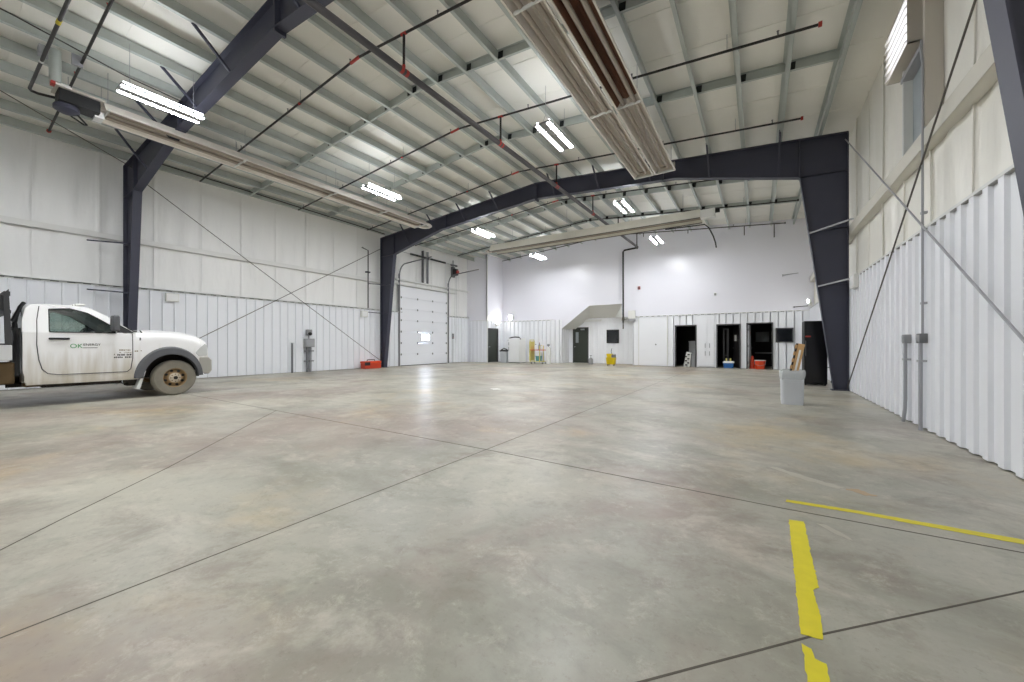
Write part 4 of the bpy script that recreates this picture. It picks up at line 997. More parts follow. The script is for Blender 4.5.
# items in front of the back wall -------------------------------------
ap = thing('white_refrigerator', 'white two-door refrigerator with a black hose on top by the far left corner', 'fridge', (-12.9, 20.6, 0))
ax0, ax1, ay0, ay1 = -13.35, -12.53, 20.3, 21.1
b = MB(); b.box(ax0, ax1, ay0 + .06, ay1, .03, 1.56); part(b, 'cabinet', M['white'], ap, bevel=.015)
b = MB(); b.box(ax0, ax1, ay0, ay0 + .055, 1.08, 1.55); dr = part(b, 'freezer_door', M['white'], ap, bevel=.015)
b = MB(); b.box(ax0 + .04, ax0 + .07, ay0 - .03, ay0, 1.12, 1.32); part(b, 'handle', M['conduit'], dr)
b = MB(); b.box(ax0, ax1, ay0, ay0 + .055, .06, 1.06); dr = part(b, 'fridge_door', M['white'], ap, bevel=.015)
b = MB(); b.box(ax0 + .04, ax0 + .07, ay0 - .03, ay0, .78, 1.02); part(b, 'handle', M['conduit'], dr)
b = MB(); b.box(ax0 + .02, ax1 - .02, ay0 + .02, ay1, .0, .04); part(b, 'plinth', M['frame_dark'], ap)
b = MB(); b.tube([(ax0 - .06, ay0 + .1, 1.40), (ax0 + .02, ay0 + .12, 1.57), (ax0 + .2, ay0 + .14, 1.62), (ax0 + .45, ay0 + .16, 1.64), (ax1 - .1, ay0 + .16, 1.62), (ax1 + .02, ay0 + .14, 1.50)], .035, 8)
solo(b, 'black_hose', M['black'], 'black hose draped over the white refrigerator', 'hose')
bn = thing('trash_can', 'pale lidded bin with a black top left of the white refrigerator', 'bin', (-13.75, 20.6, 0))
b = MB(); loft(b, [[(x, y, z) for x, y in rrect(-13.76, 20.55, s, s * .9, .05)] for s, z in ((.22, 0), (.25, .72))]); part(b, 'body', M['bin'], bn)
b = MB(); loft(b, [[(x, y, z) for x, y in rrect(-13.76, 20.55, s, s * .9, .06)] for s, z in ((.28, .72), (.28, .78), (.2, .84))]); b.tube([(-13.95, 20.4, .82), (-13.8, 20.5, .93), (-13.6, 20.55, .84)], .03, 8); part(b, 'lid', M['black'], bn)
b = MB(); b.tube([(-13.72, 21.2, .0), (-13.72, 21.55, 1.45)], .012, 6); b.box(-13.9, -13.54, 21.1, 21.2, .0, .05)
solo(b, 'floor_squeegee', M['conduit_dark'], 'thin-handled squeegee leaning behind the pale bin', 'squeegee')
# cleaning cart
cc = thing('utility_cart', 'pale yellow cart stacked with bottles in front of the back wall', 'cart', (-11.0, 20.4, 0))
cx0, cx1, cy0, cy1 = -11.62, -10.72, 20.1, 20.6
for xx in (cx0, cx1 - .25):
    for yy in (cy0, cy1):
        b = MB(); b.cyl((xx, yy, .1), (xx, yy, 1.38 if xx == cx0 else 1.1), .028, 8); part(b, 'post', M['pale_yellow'], cc)
for zz in (.14, .82):
    b = MB(); b.box(cx0 - .03, cx1, cy0 - .03, cy1 + .03, zz, zz + .035); part(b, 'shelf', M['pale_yellow'] if zz < .5 else M['orange_deep'], cc)
b = MB(); b.box(cx0 - .05, cx0 + .02, cy0 - .03, cy1, .2, 1.36); part(b, 'side_panel', M['pale_yellow'], cc)
for xx in (cx0 + .06, cx1 - .08):
    for yy in (cy0 + .04, cy1 - .04):
        b = MB(); b.cyl((xx - .015, yy, .05), (xx + .015, yy, .05), .05, 12); part(b, 'caster', M['frame_dark'], cc)
b = MB(); b.tube([(cx0, cy0, 1.36), (cx0 - .02, cy0, 1.44), (cx0 - .02, cy1, 1.44), (cx0, cy1, 1.36)], .022, 8); part(b, 'push_handle', M['pale_yellow'], cc)
def bottle(x, y, z, r, h, m, cap, label, name='bottle'):
    o = thing(name, label, 'bottle', (x, y, z), 'bottles on the yellow cart')
    b = MB(); b.lathe([(r * .9, 0), (r, .02), (r, h * .62), (r * .8, h * .72), (r * .35, h * .82), (r * .35, h * .92)], (x, y, z), (0, 0, 1), 14); part(b, 'body', m, o)
    b = MB(); b.lathe([(r * .42, 0), (r * .42, h * .1), (r * .2, h * .12)], (x, y, z + h * .9), (0, 0, 1), 12); part(b, 'cap', cap, o)
bottle(-11.32, 20.25, .855, .08, .34, M['white'], M['conduit_dark'], 'white bottle with grey cap, left on the upper cart shelf')
bottle(-11.12, 20.35, .855, .07, .42, M['bluegrey'], M['red'], 'blue-grey bottle with red cap on the upper cart shelf')
bottle(-10.9, 20.22, .855, .08, .28, M['offwhite'], M['yellow'], 'off-white bottle with yellow cap, right on the upper cart shelf')
bk = thing('bucket', 'white and teal bucket on the lower shelf of the yellow cart', 'bucket', (-11.15, 20.3, .175))
b = MB(); b.lathe([(.17, 0), (.2, .28), (.21, .28), (.21, .31), (.18, .31), (.15, .02)], (-11.15, 20.32, .175), (0, 0, 1), 20); part(b, 'body', M['teal'], bk)
b = MB(); b.lathe([(.19, 0), (.19, .22), (.16, .24)], (-11.15, 20.32, .46), (0, 0, 1), 20); part(b, 'inner_pail', M['white'], bk)
gc = thing('gas_cylinder', 'pale cylinder with grey valve standing right of the yellow cart', 'cylinder', (-10.42, 20.3, 0))
b = MB(); b.lathe([(.12, 0), (.15, .02), (.15, .9), (.12, .99), (.05, 1.04)], (-10.48, 20.3, 0), (0, 0, 1), 18); part(b, 'tank', M['pale_yellow'] if False else M['offwhite'], gc)
b = MB(); b.cyl((-10.48, 20.3, 1.03), (-10.48, 20.3, 1.14), .03, 10); b.cyl((-10.55, 20.3, 1.14), (-10.41, 20.3, 1.14), .04, 10); part(b, 'valve', M['conduit_dark'], gc)
hc = thing('hand_sprayer', 'grey pump sprayer on the floor right of the alcove door', 'sprayer', (-8.3, 21.5, 0))
b = MB(); b.lathe([(.11, 0), (.13, .03), (.13, .3), (.07, .38), (.04, .4)], (-8.3, 21.5, 0), (0, 0, 1), 16); part(b, 'tank', M['ebox'], hc)
b = MB(); b.cyl((-8.3, 21.5, .4), (-8.3, 21.5, .52), .015, 8); b.cyl((-8.37, 21.5, .52), (-8.23, 21.5, .52), .014, 8); part(b, 'pump_handle', M['conduit_dark'], hc)
yb2 = thing('mop_bucket', 'yellow mop bucket with wringer in front of the alcove window', 'bucket', (-6.85, 21.0, 0))
bx_, by_ = -6.88, 20.9
b = MB(); loft(b, [[(x, y, z) for x, y in rrect(bx_, by_, s, s * .8, .05)] for s, z in ((.19, .07), (.22, .12), (.25, .44), (.26, .45), (.23, .45), (.18, .12))]); part(b, 'body', M['yellow'], yb2)
b = MB(); loft(b, [[(x, y, z) for x, y in rrect(bx_ - .08, by_, s, s * .9, .03)] for s, z in ((.12, .42), (.16, .66))]); w_ = part(b, 'wringer', M['yellow'], yb2, label='yellow wringer')
b = MB(); b.tube([(bx_ + .05, by_, .6), (bx_ + .0, by_, .78), (bx_ + .04, by_, .95)], .018, 8); part(b, 'handle', M['conduit_dark'], w_)
b = MB(); b.box(bx_ + .06, bx_ + .24, by_ - .15, by_ + .1, .45, .62); part(b, 'rear_cup', M['conduit_dark'], yb2, bevel=.01)
for sx in (-1, 1):
    for sy in (-1, 1):
        b = MB(); b.cyl((bx_ + sx * .16 - .015, by_ + sy * .12, .04), (bx_ + sx * .16 + .015, by_ + sy * .12, .04), .04, 10); part(b, 'caster', M['black'], yb2)
# contents of the doorways
pl = thing('stacked_carton', 'white and black patterned carton standing in the leftmost doorway', 'carton', (-3.05, 22.1, 0))
b = MB(); b.prism([(-3.35, 22.1, .0), (-3.02, 22.05, .0), (-2.98, 22.05, .72), (-3.2, 22.1, .78)], (0, .4, 0)); part(b, 'body', M['paper'], pl, smooth=0)
for k in range(6):
    b = MB(); x0 = -3.28 + (k % 2) * .12 + random.uniform(0, .03); z0 = .06 + k * .11
    b.box(x0, x0 + .1, 22.03, 22.05 + .02, z0, z0 + .06); part(b, 'print_patch', M['black'], pl)
b = MB(); b.box(-2.95, -2.78, 22.05, 22.4, .0, .62); b.box(-2.98, -2.75, 22.03, 22.42, .62, .68)
solo(b, 'grey_carton', M['ebox'], 'narrow grey carton in the leftmost doorway', 'carton', bevel=.008)
b = MB(); b.box(-3.15, -2.74, 22.6, 22.9, .02, 1.3); b.box(-3.17, -2.72, 22.58, 22.92, 1.3, 1.36)
solo(b, 'grey_cabinet', M['ebox'], 'grey cabinet deep inside the leftmost doorway', 'cabinet', bevel=.008)
co = thing('drinks_cooler', 'blue cooler with white lid in the middle doorway', 'cooler', (-1.25, 22.1, 0))
b = MB(); loft(b, [[(x, y, z) for x, y in rrect(-1.24, 22.0, s, s * .7, .04)] for s, z in ((.2, 0), (.23, .25))]); part(b, 'body', M['blue'], co)
b = MB(); loft(b, [[(x, y, z) for x, y in rrect(-1.24, 22.0, s, s * .7, .05)] for s, z in ((.25, .25), (.25, .31), (.2, .34))]); part(b, 'lid', M['white'], co)
for dx in (-.1, .08):
    b = MB(); b.lathe([(.035, 0), (.035, .12), (.015, .15)], (-1.24 + dx, 22.0, .34), (0, 0, 1), 10)
    solo(b, 'paint_marker', M['pale_yellow'], 'small pale bottle on the %s of the blue cooler lid' % ('left' if dx < 0 else 'right'), 'bottle', 'bottles on the blue cooler')
b = MB(); b.box(-1.52, -1.46, 22.5, 22.58, 0, 1.95); b.box(-1.36, -1.27, 22.62, 22.7, 0, 1.95); b.box(-1.52, -1.27, 22.5, 22.7, 1.95, 2.0); b.box(-1.52, -1.27, 22.5, 22.7, .6, .63)
solo(b, 'storage_rack', M['frame_dark'], 'dark upright rack inside the middle doorway', 'rack')
b = MB(); b.lathe([(.19, 0), (.22, .36), (.235, .36), (.235, .40), (.2, .4), (.17, .02)], (.08, 21.95, 0), (0, 0, 1), 22)
bo = thing('bucket', 'orange bucket with white rim in the right doorway', 'bucket', (.08, 21.95, 0)); part(b, 'body', M['orange'], bo)
b = MB(); b.lathe([(.24, 0), (.24, .025), (.2, .03)], (.08, 21.95, .395), (0, 0, 1), 22); part(b, 'lid', M['paper'], bo)
b = MB(); b.tube([(-.15, 21.95, .36), (-.13, 21.78, .22), (.08, 21.71, .16), (.29, 21.78, .22), (.31, 21.95, .36)], .008, 6); part(b, 'bail_handle', M['conduit'], bo)
b = MB(); b.lathe([(.13, 0), (.13, .03), (.1, .04), (.08, .3), (.06, .56), (.035, .62)], (-.24, 22.02, 0), (0, 0, 1), 18)
solo(b, 'traffic_cone', M['orange_deep'], 'orange-red cone left of the orange bucket in the doorway', 'cone')
sp = thing('wall_poster', 'grey rectangular poster on the far wall inside the right doorway', 'poster', (.2, YB + 3.18, 1.3))
b = MB(); b.box(-.12, .5, YB + 3.17, YB + 3.2, 1.32, 1.86); part(b, 'sheet', M['bluegrey'], sp)
b = MB(); b.box(-.14, .52, YB + 3.165, YB + 3.2, 1.86, 1.88); b.box(-.14, .52, YB + 3.165, YB + 3.2, 1.30, 1.32); part(b, 'border', M['frame_dark'], sp)
bn2 = thing('work_bench', 'dark bench with a pale edge inside the right doorway', 'bench', (.3, YB + 2.4, 0))
b = MB(); b.box(-.15, 1.2, YB + 2.1, YB + 2.7, .7, .76); part(b, 'top', M['ebox'], bn2)
for xx in (-.1, 1.15):
    for yy in (YB + 2.15, YB + 2.65):
        b = MB(); b.box(xx - .025, xx + .025, yy - .025, yy + .025, 0, .7); part(b, 'leg', M['black'], bn2)
# ================================================================== TRUCK
exec_truck = True
TX0, TX1 = -13.5, -11.5          # left and right body sides
TC = (TX0 + TX1) / 2
tk = thing('pickup_truck', 'dusty white flatbed work truck parked along the left wall', 'truck', (TC, 2.4, 0))
WB = 3.28                        # front axle
def side_x(z, s):                # tumblehome: flat below the belt line, leaning in above
    t = 1.0 if z < 1.42 else 1.0 - .16 * ((z - 1.42) / .55)
    bulge = .02 * math.sin(max(0, min(1, (z - .45) / 1.0)) * PI)
    return TC + s * (1.0 * t - .02 + bulge)
def arc(cy, cz, r, a0, a1, n): return [(cy + r * math.cos(math.radians(a0 + (a1 - a0) * k / n)), cz + r * math.sin(math.radians(a0 + (a1 - a0) * k / n))) for k in range(n + 1)]
# strip builder: side panels are vertical slices between a lower and an upper outline
AC = 3.21
LOW = lambda y: (.41 + .60 * math.sqrt(max(0, 1 - ((y - AC) / .56) ** 2))) if abs(y - AC) < .558 else (.47 if y < WB else .60)
def UP(y):
    P = [(1.06, 1.60), (1.6, 1.42 + .02), (2.6, 1.44), (2.9, 1.46), (3.2, 1.46), (3.5, 1.43), (3.75, 1.36), (3.9, 1.25), (3.95, 1.05)]
    for (a, za), (c, zc) in zip(P, P[1:]):
        if a <= y <= c: return za + (zc - za) * (y - a) / (c - a)
    return P[-1][1] if y > 3.9 else P[0][1]
def UPs(y): return 1.43 if y < 2.6 else UP(y)
ys = sorted(set([1.06, 1.1, 1.2, 1.4, 1.8, 2.2, 2.5, 2.6, 2.68] + [AC - .5575 + k * .05575 for k in range(0, 21)] + [AC - .562, AC + .562, 3.83, 3.87, 3.9, 3.92]))
b = MB()
for s in (-1, 1):
    prev = None
    for y in ys:
        lo, up = LOW(y), UPs(y); n = 8
        nose = max(0, (y - 3.7)) * .16
        pts = []
        for k in range(n + 1):
            z = lo + (up - lo) * k / n; yy = y
            x = side_x(z, s) - s * nose - s * (.10 * max(0, (k / n - .75) / .25) ** 2 if y > 2.55 else 0)
            if y <= 1.2: yy = y + (.02 if z < .6 else 0)
            pts.append(b.bm.verts.new((x, yy, z)))
        if prev:
            for k in range(n): b.bm.faces.new((prev[k], pts[k], pts[k + 1], prev[k + 1]))
        prev = pts
# hood, cowl, front and rear skins
def skin(rows):
    R = [[b.bm.verts.new(p) for p in r] for r in rows]
    for i in range(len(R) - 1):
        for k in range(len(R[0]) - 1): b.bm.faces.new((R[i][k], R[i + 1][k], R[i + 1][k + 1], R[i][k + 1]))
rows_ = []
for y in [2.55, 2.7, 2.9, 3.1, 3.3, 3.5, 3.65, 3.75, 3.84, 3.9, 3.92]:
    z = UP(y); nose = max(0, (y - 3.7)) * .16; row = []
    for k in range(13):
        u = -1 + 2 * k / 12; hx = abs(side_x(z, 1) - TC) - nose - .10
        row.append((TC + u * hx, y, z + .07 * (1 - abs(u) ** 3) * (1 if y < 3.85 else .6)))
    rows_.append(row)
skin(rows_)
skin([[(TC + (-1 + 2 * k / 12) * (.86 - .0 * abs(k - 6)), 3.92 + .06 * (1 - ((k - 6) / 6) ** 2), z) for k in range(13)] for z in (1.22, 1.05, .85, .6)])
skin([[(TC + (-1 + 2 * k / 4) * .97, 1.07, z) for k in range(5)] for z in (.47, .8, 1.2, 1.43)])
skin([[(TC + (-1 + 2 * k / 4) * .97, y, .48) for k in range(5)] for y in (1.07, 1.8, 2.66)])
body = part(b, 'cab_body', M['paint'], tk, smooth=50)
# greenhouse: roof and pillars
GT = 1.93
b = MB()
prof = [(1.05, 1.44), (1.07, 1.70), (1.11, 1.90), (1.16, 1.975), (1.27, 2.005), (1.45, 2.015), (1.64, 2.01), (1.80, 1.995), (1.92, 1.965)]
rows_ = []
for y, z in prof:
    row = []
    for k in range(13):
        u = -1 + 2 * k / 12; hw = abs(side_x(min(z, 1.96), 1) - TC) - .005
        row.append((TC + u * hw, y, z - .055 * abs(u) ** 4 * (1 if z > 1.8 else 0)))
    rows_.append(row)
skin(rows_)
def pillar(poly):
    for s in (-1, 1):
        o = [b.bm.verts.new((side_x(z, s), y, z)) for y, z in poly]; i = [b.bm.verts.new((side_x(z, s) - s * .06, y, z)) for y, z in poly]; n = len(poly)
        b.bm.faces.new(o); b.bm.faces.new(i)
        for k in range(n): b.bm.faces.new((o[k], o[(k + 1) % n], i[(k + 1) % n], i[k]))
pillar([(1.055, 1.42), (1.38, 1.42), (1.38, 1.56), (1.385, 1.88), (1.40, 1.90), (1.40, 1.955), (1.16, 1.945), (1.10, 1.88), (1.06, 1.65)])          # rear quarter
pillar([(1.385, 1.89), (1.66, 1.925), (1.90, 1.845), (2.10, 1.70), (2.30, 1.535), (2.42, 1.44), (2.60, 1.44), (2.50, 1.52), (2.34, 1.66), (2.12, 1.83), (1.95, 1.94), (1.80, 1.965), (1.6, 1.97), (1.38, 1.955)])  # roof rail and A pillar
pillar([(2.30, 1.42), (2.42, 1.42), (2.34, 1.505), (2.30, 1.535)])
part(b, 'cab_roof', M['paint'], tk, smooth=40)
# glass
def pane(poly, name):
    for s in (1, -1):
        b = MB(); o = [b.bm.verts.new((side_x(z, s) - s * .03, y, z)) for y, z in poly]; b.bm.faces.new(o); part(b, name, M['tglass'], tk, smooth=0)
pane([(1.38, 1.43), (1.385, 1.885), (1.66, 1.92), (1.90, 1.84), (2.10, 1.695), (2.17, 1.64), (2.17, 1.43)], 'side_window')
pane([(2.17, 1.43), (2.17, 1.64), (2.30, 1.53), (2.30, 1.43)], 'quarter_window')
b = MB(); W = lambda z: abs(side_x(z, 1) - TC) - .05
b.grid(lambda u, v: (TC + (-1 + 2 * u) * W(1.5 + .46 * v), 2.52 - .60 * v + .10 * (1 - (2 * u - 1) ** 2), 1.49 + .48 * v), 10, 4); part(b, 'windscreen', M['tglass'], tk, smooth=60)
b = MB(); b.box(TC - .6, TC + .6, 1.075, 1.085, 1.5, 1.85); part(b, 'rear_window', M['dglass'], tk)
# door skins and seams
def dense(P):
    out = []
    for (a, za), (c, zc) in zip(P, P[1:]):
        out += [(a + (c - a) * k / 4, za + (zc - za) * k / 4) for k in range(4)]
    return out + [P[-1]]
seam = [(1.27, 1.93), (1.235, 1.66), (1.225, 1.2), (1.25, .9), (1.29, .72), (1.36, .63), (1.5, .60), (2.46, .60), (2.52, .66), (2.55, .9), (2.55, 1.42)]
for s in (1, -1):
    b = MB(); b.tube([(side_x(z, s) + s * .004, y, z) for y, z in dense(seam)], .007, 5); sm = part(b, 'door_seam', M['frame_dark'], tk)
    b = MB(); b.tube([(side_x(z, s) + s * .004, y, z) for y, z in [(1.385, 1.435), (2.3, 1.435)]], .012, 6); b.tube([(side_x(z, s) + s * .002, y, z) for y, z in [(1.385, 1.44), (1.39, 1.88), (1.66, 1.915), (1.9, 1.835), (2.1, 1.69), (2.3, 1.525)]], .010, 6); part(b, 'window_seal', M['black'], tk)
    b = MB(); x = side_x(1.3, s); b.box(min(x, x + s * .04), max(x, x + s * .04), 1.37, 1.64, 1.285, 1.325); part(b, 'door_handle', M['black'], tk, bevel=.01)
    mr = MB(); x = side_x(1.45, s); mr.box(min(x + s * .02, x + s * .26), max(x + s * .02, x + s * .26), 2.20, 2.31, 1.47, 1.80); mo = part(mr, 'mirror', M['flare'], tk, bevel=.03)
    b = MB(); b.bar((x - s * .03, 2.26, 1.46), (x + s * .08, 2.25, 1.52), .05, .04); part(b, 'mirror_arm', M['black'], mo)
    b = MB(); b.poly([(side_x(z, s) + s * .004, y, z) for y, z in [(2.31, 1.44), (2.58, 1.44), (2.50, 1.51), (2.33, 1.63)]]); part(b, 'sail_panel', M['black'], tk, smooth=0)
    # rocker, flare, wheel, headlight
    b = MB(); x = side_x(.5, s); b.box(min(x - s * .12, x - s * .01), max(x - s * .12, x - s * .01), 1.1, 2.66, .42, .50); part(b, 'sill', M['paint'], tk, bevel=.01)
    b = MB(); ell = lambda c_, a_, b_, n_: [(c_ + a_ * math.cos(PI * (1 - .012 - .976 * k / n_)), .42 + b_ * math.sin(PI * (1 - .012 - .976 * k / n_))) for k in range(n_ + 1)]
    out = ell(3.19, .625, .72, 28); inn = ell(3.215, .50, .545, 28)
    xo = side_x(.8, s) + s * .05; xi = side_x(.8, s) - s * .12
    R = []
    for (yo, zo), (yi, zi) in zip(out, inn):
        R.append([b.bm.verts.new(p) for p in ((xo - s * .05, yo, zo), (xo - s * .005, yo * .8 + yi * .2, zo * .8 + zi * .2), (xo, yi, zi), (xi, yi, zi))])
    for i in range(len(R) - 1):
        for k in range(3): b.bm.faces.new((R[i][k], R[i + 1][k], R[i + 1][k + 1], R[i][k + 1]))
    part(b, 'fender_flare', M['flare'], tk, smooth=40)
    b = MB(); b.prism([(xo - s * .02, 2.72, .62), (xo - s * .02, 2.76, .60), (xo - s * .02, 2.66, .20), (xo - s * .02, 2.60, .22)], (-s * .28, 0, 0)); part(b, 'mud_flap', M['bedgrey'], tk, smooth=0)
    b = MB(); hl_ = [(3.66, .99), (3.74, 1.10), (3.86, 1.20), (3.90, 1.17), (3.905, .92), (3.72, .91)]
    fx = lambda y, z: side_x(z, s) - s * max(0, (y - 3.7)) * .16 + s * .012
    b.prism([(fx(y, z), y, z) for y, z in hl_], (-s * .06, .0, 0)); b.box(min(TC + s * .62, TC + s * .88), max(TC + s * .62, TC + s * .88), 3.88, 3.945, .93, 1.17); part(b, 'headlight', M['headlamp'], tk, smooth=0, bevel=.01)
# front bumper and grille
b = MB(); loft(b, [[(TC + u, y, z) for y, z in ((3.74, .50), (3.98 - d_, .47), (4.03 - d_, .55), (4.03 - d_, .80), (3.97 - d_, .87), (3.74, .87))] for u, d_ in ((-1.0, .06), (-.95, .02), (-.5, .0), (.5, .0), (.95, .02), (1.0, .06))]); part(b, 'front_bumper', M['chromeb'], tk, smooth=35, bevel=.01)
b = MB(); b.box(TC + .5, TC + .56, 4.0, 4.08, .44, .50); b.box(TC - .56, TC - .5, 4.0, 4.08, .44, .50); part(b, 'tow_hook', M['black'], tk)
b = MB(); b.box(TC - .58, TC + .58, 3.93, 3.99, .92, 1.2); gr = part(b, 'grille', M['black'], tk, bevel=.02)
b = MB(); b.bar((TC, 3.99, .92), (TC, 3.99, 1.2), .05, .02, up=(0, 1, 0)); b.bar((TC - .58, 3.995, 1.06), (TC + .58, 3.995, 1.06), .02, .05); part(b, 'grille_bar', M['chromeb'], gr)
# wheel wells and chassis
for s in (-1, 1):
    b = MB()
    xo, xi = TC + s * .90, TC + s * .55
    R = [[b.bm.verts.new((xx, y, z)) for xx in (xo, xi)] for y, z in [(AC + .55 * math.cos(PI * (1 - k / 20)), .41 + .585 * math.sin(PI * (1 - k / 20))) for k in range(21)]]
    for i in range(len(R) - 1): b.bm.faces.new((R[i][0], R[i + 1][0], R[i + 1][1], R[i][1]))
    b.box(min(xi, xi - s * .02), max(xi, xi - s * .02), WB - .6, WB + .6, .45, 1.05)
    part(b, 'wheel_well', M['under'], tk)
b = MB()
for s in (-1, 1): b.box(TC + s * .42 - .04, TC + s * .42 + .04, -2.7, 3.85, .42, .60)
for yy in (-2.4, -1.2, .6, 1.6, 2.6): b.box(TC - .42, TC + .42, yy, yy + .1, .44, .56)
b.cyl((TC - .85, WB, .41), (TC + .85, WB, .41), .06, 10); b.box(TC + .5, TC + .9, 1.3, 2.4, .36, .46); b.box(TC + .86, TC + .94, 1.95, 2.12, .37, .44); b.box(TC + .86, TC + .94, 2.2, 2.3, .38, .44); b.box(TC + .86, TC + .94, 2.42, 2.58, .36, .44); b.box(TC + .55, TC + .85, 2.5, 2.75, .28, .5); b.cyl((TC + .55, .9, .42), (TC + .55, 2.3, .40), .05, 10)
part(b, 'chassis', M['under'], tk)
b = MB(); b.box(TC + .45, TC + .92, .2, .98, .46, .86); b.box(TC + .6, TC + .9, 1.08, 1.3, .38, .47); part(b, 'fuel_tank', M['mud'], tk, bevel=.03)
# wheels
def wheel(cx, cy, s, deep=False):
    w = MB(); r = .41; hw = .125
    w.lathe([(.225, -hw), (.30, -hw * 1.02), (.375, -hw * .98), (r - .008, -hw * .78), (r, -hw * .5), (r, hw * .5), (r - .008, hw * .78), (.375, hw * .98), (.30, hw * 1.02), (.225, hw), (.215, hw * .8), (.215, -hw * .8), (.225, -hw)], (cx, cy, r), (s, 0, 0), 44, cap=False)
    wo = part(w, 'tyre', M['rubber'], tk, smooth=30)
    q = MB(); o = .02 if not deep else -.06
    q.lathe(cap=False, seg=32, base=(cx, cy, r), axis=(s, 0, 0), prof=[(.235, hw * .98), (.215, hw * .95), (.205, hw * .4), (.19, hw * .1), (.145, hw * .15 + o), (.125, hw * .6 + o), (.115, hw * .66 + o), (.10, hw * .66 + o)]); part(q, 'rim', M['rim'], wo)
    for k in range(8):
        a_ = 2 * PI * k / 8 + .3; c = V((cx + s * (hw * .15 + o + .004), cy + .168 * math.cos(a_), r + .168 * math.sin(a_)))
        if True:
            h = MB(); h.cyl(c, c + V((s * .014, 0, 0)), .031, 10); part(h, 'vent_hole', M['black'], wo)
    h = MB(); h.lathe([(.115, 0), (.112, .02), (.09, .035), (.055, .04), (.05, .06), (.05, .062)], (cx + s * hw * .70, cy, r), (s, 0, 0), 24); hb_ = part(h, 'hub', M['hub'], wo)
    h = MB(); h.cyl((cx + s * (hw * .70 + .055), cy, r), (cx + s * (hw * .70 + .068), cy, r), .040, 14); part(h, 'hub_cap', M['under'], hb_)
    for k in range(8):
        a_ = 2 * PI * k / 8; c = V((cx + s * (hw * .70 + .02), cy + .083 * math.cos(a_), r + .083 * math.sin(a_))); h = MB(); h.cyl(c, c + V((s * .028, 0, 0)), .011, 6); part(h, 'lug_nut', M['mud'], hb_)
wheel(TC + .865, WB, 1); wheel(TC - .865, WB, -1); wheel(TC + .84, -.45, 1, True); wheel(TC - .84, -.45, -1, True)
# cab interior
b = MB()
for sx in (-.42, .42):
    b.box(TC + sx - .26, TC + sx + .26, 1.30, 1.85, .8, 1.08); b.prism([(TC + sx - .26, 1.26, 1.05), (TC + sx - .26, 1.42, 1.05), (TC + sx - .26, 1.32, 1.62), (TC + sx - .26, 1.2, 1.62)], (.52, 0, 0)); b.box(TC + sx - .13, TC + sx + .13, 1.18, 1.30, 1.62, 1.78)
part(b, 'seat', M['interior'], tk, bevel=.03)
b = MB(); b.prism([(TC - .88, 2.12, 1.1), (TC - .88, 2.5, 1.1), (TC - .88, 2.5, 1.44), (TC - .88, 2.2, 1.46), (TC - .88, 2.12, 1.38)], (1.76, 0, 0)); part(b, 'dashboard', M['interior'], tk, bevel=.02)
b = MB(); sc_ = V((TC - .42, 1.98, 1.40)); ax = V((0, -.85, .5)).normalized(); u_ = V((1, 0, 0)); w_2 = ax.cross(u_)
b.tube([sc_ + (u_ * math.cos(t * PI / 10) + w_2 * math.sin(t * PI / 10)) * .19 for t in range(20)], .016, 8, closed=True)
b.cyl(sc_, sc_ - ax * .25, .03, 8); b.bar(sc_ - u_ * .18, sc_ + u_ * .18, .03, .03); part(b, 'steering_wheel', M['black'], tk)
b = MB(); b.tube([(side_x(2.0, 1) - .08 * k - .2, 2.0 + .0 * k, 1.985) for k in range(2)], .02, 6)
for k in range(5):
    xx = TC - .5 + k * .25; b = MB(); b.box(xx - .05, xx + .05, 1.78, 1.92, 2.0, 2.045); part(b, 'roof_marker_light', M['offwhite'], tk, bevel=.012)
b = MB(); b.cyl((TC + .9, 2.72, 1.45), (TC + .93, 2.68, 1.50), .012, 6); b.tube([(TC - .5, 2.5, 1.53), (TC + .2, 2.6, 1.555), (TC + .55, 2.62, 1.54)], .012, 6); b.box(TC - .9, TC + .9, 2.56, 2.64, 1.47, 1.495); part(b, 'wiper', M['black'], tk)
b = MB(); b.box(TX1 - .005, TX1 + .012, 2.66, 2.68, 1.28, 1.34); part(b, 'fender_badge', M['frame_dark'], tk)
# lettering on the passenger door and fender
def RT(y, z, x): return Matrix(((0, 0, 1, x), (1, 0, 0, y), (0, 1, 0, z), (0, 0, 0, 1)))
XT = side_x(1.15, 1) + .002
b = MB(); b.text('OK', .12, RT(1.64, 1.12, XT)); part(b, 'door_logo', M['green_ink'], tk, smooth=0, label='green door lettering')
b = MB(); b.text('ENERGY', .066, RT(1.82, 1.165, XT)); b.box(XT - .001, XT + .003, 1.82, 2.02, 1.118, 1.128); part(b, 'door_lettering', M['dark_ink'], tk, smooth=0)
rnd = random.Random(5)
def glyphs(y0, y1, z, h, m):
    b = MB(); y = y0
    while y < y1:
        w = rnd.uniform(.012, .028)
        if rnd.random() < .84: b.box(XT - .003, XT + .003, y, min(y + w, y1), z + (h * .35 if rnd.random() < .25 else 0), z + h * rnd.uniform(.8, 1))
        y += w + rnd.uniform(.004, .009)
    part(b, 'small_print', m, tk, smooth=0)
glyphs(2.34, 2.53, 1.055, .03, M['tan_ink']); glyphs(2.34, 2.53, 1.01, .018, M['tan_ink']); glyphs(2.26, 2.53, .95, .04, M['dark_ink']); glyphs(2.26, 2.53, .90, .034, M['dark_ink']); glyphs(2.58, 2.70, 1.03, .03, M['tan_ink'])
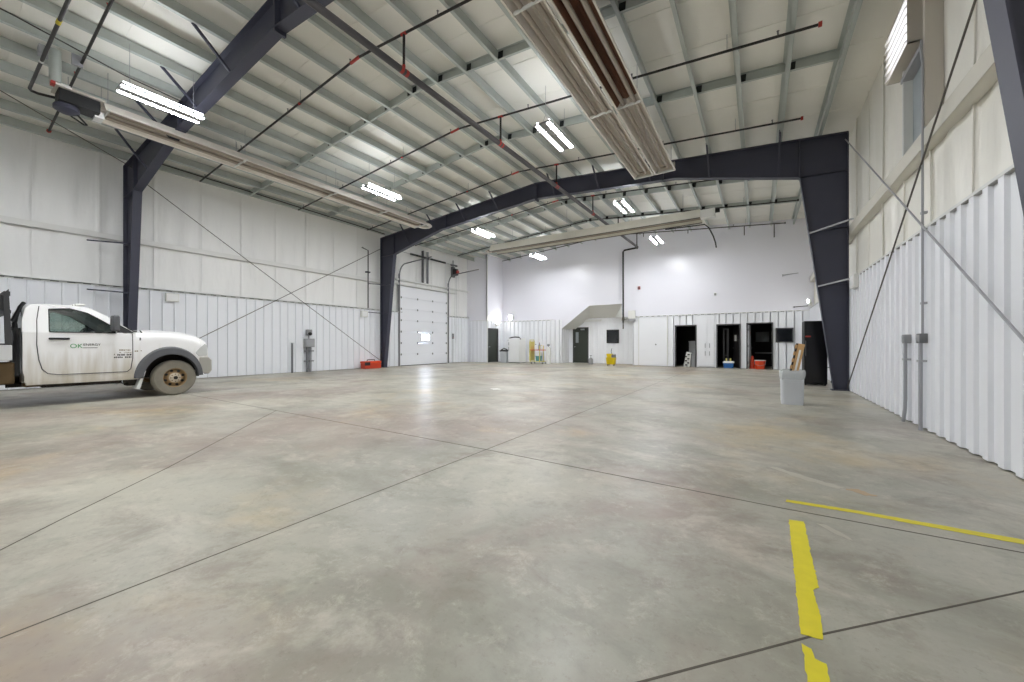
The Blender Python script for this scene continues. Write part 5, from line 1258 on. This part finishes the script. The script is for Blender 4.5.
# flatbed
b = MB(); b.box(TX0 - .05, TX1 + .05, -2.9, .94, .90, 1.18); part(b, 'bed_deck', M['bedgrey'], tk, bevel=.01)
b = MB(); b.box(TX0 - .04, TX1 + .04, -2.9, .92, 1.18, 1.21); part(b, 'deck_plate', M['rack'], tk)
b = MB()
for xx in (TX0 - .02, TX1 + .02): b.prism([(xx - .03, .86, 1.2), (xx - .03, .94, 1.2), (xx - .03, .90, 2.2), (xx - .03, .84, 2.12)], (.06, 0, 0))
b.box(TX0, TX1, .86, .93, 1.76, 1.82); b.box(TX0, TX1, .85, .92, 2.08, 2.16)
for k in range(9): b.box(TX0 + .2 + k * .2, TX0 + .23 + k * .2, .87, .91, 1.8, 2.1)
part(b, 'headache_rack', M['rack'], tk, smooth=0)
b = MB(); b.box(TX1 - .5, TX1 + .0, -.5, .8, 1.22, 1.78); tbx = part(b, 'tool_chest', M['toolbox'], tk, bevel=.012)
b = MB(); b.box(TX1 - .0, TX1 + .012, .2, .5, 1.45, 1.52); part(b, 'latch', M['black'], tbx)
b = MB(); b.box(TX1 - .7, TX1 - .02, -.5, .84, 1.82, 2.1); part(b, 'mesh_crate', M['rack'], tk)
b = MB(); b.tube([(TX1 - .2, .97, 1.45), (TX1 - .2, 1.0, 1.7), (TX1 - .22, 1.05, 1.9), (TX1 - .25, 1.1, 1.99)], .03, 8); b.tube([(TX1 - .12, .97, .9), (TX1 - .12, 1.0, 1.3), (TX1 - .15, .98, 1.6)], .035, 8); b.box(TX1 - .6, TX1 - .1, .96, 1.04, .6, 1.5); b.bar((TX1 - .1, .95, 1.62), (TX1 - .2, 1.06, 1.92), .04, .04); part(b, 'bulkhead_hoses', M['black'], tk)

# ================================================================== CAMERA / WORLD / VIEW
cam = bpy.data.cameras.new('camera'); co_ = bpy.data.objects.new('camera', cam); COL.objects.link(co_)
cam.sensor_fit = 'HORIZONTAL'; cam.sensor_width = 36; cam.lens = 36 * 382.6 / 1024; cam.clip_start = .05; cam.clip_end = 200
cam.shift_y = 3.0 / 1024
co_.location = (0, 0, 1.2); co_.rotation_euler = (math.radians(90), 0, math.radians(32.75))
SC.camera = co_
w = bpy.data.worlds.new('world'); SC.world = w; w.use_nodes = True
w.node_tree.nodes['Background'].inputs[0].default_value = (.75, .85, 1, 1); w.node_tree.nodes['Background'].inputs[1].default_value = .3
SC.view_settings.view_transform = 'Standard'; SC.view_settings.look = 'None'; SC.view_settings.gamma = 1; SC.view_settings.use_curve_mapping = False
SC.view_settings.exposure = 1.75
try:
    SC.cycles.max_bounces = 16; SC.cycles.diffuse_bounces = 10; SC.cycles.glossy_bounces = 6; SC.cycles.transparent_max_bounces = 12
except Exception: pass
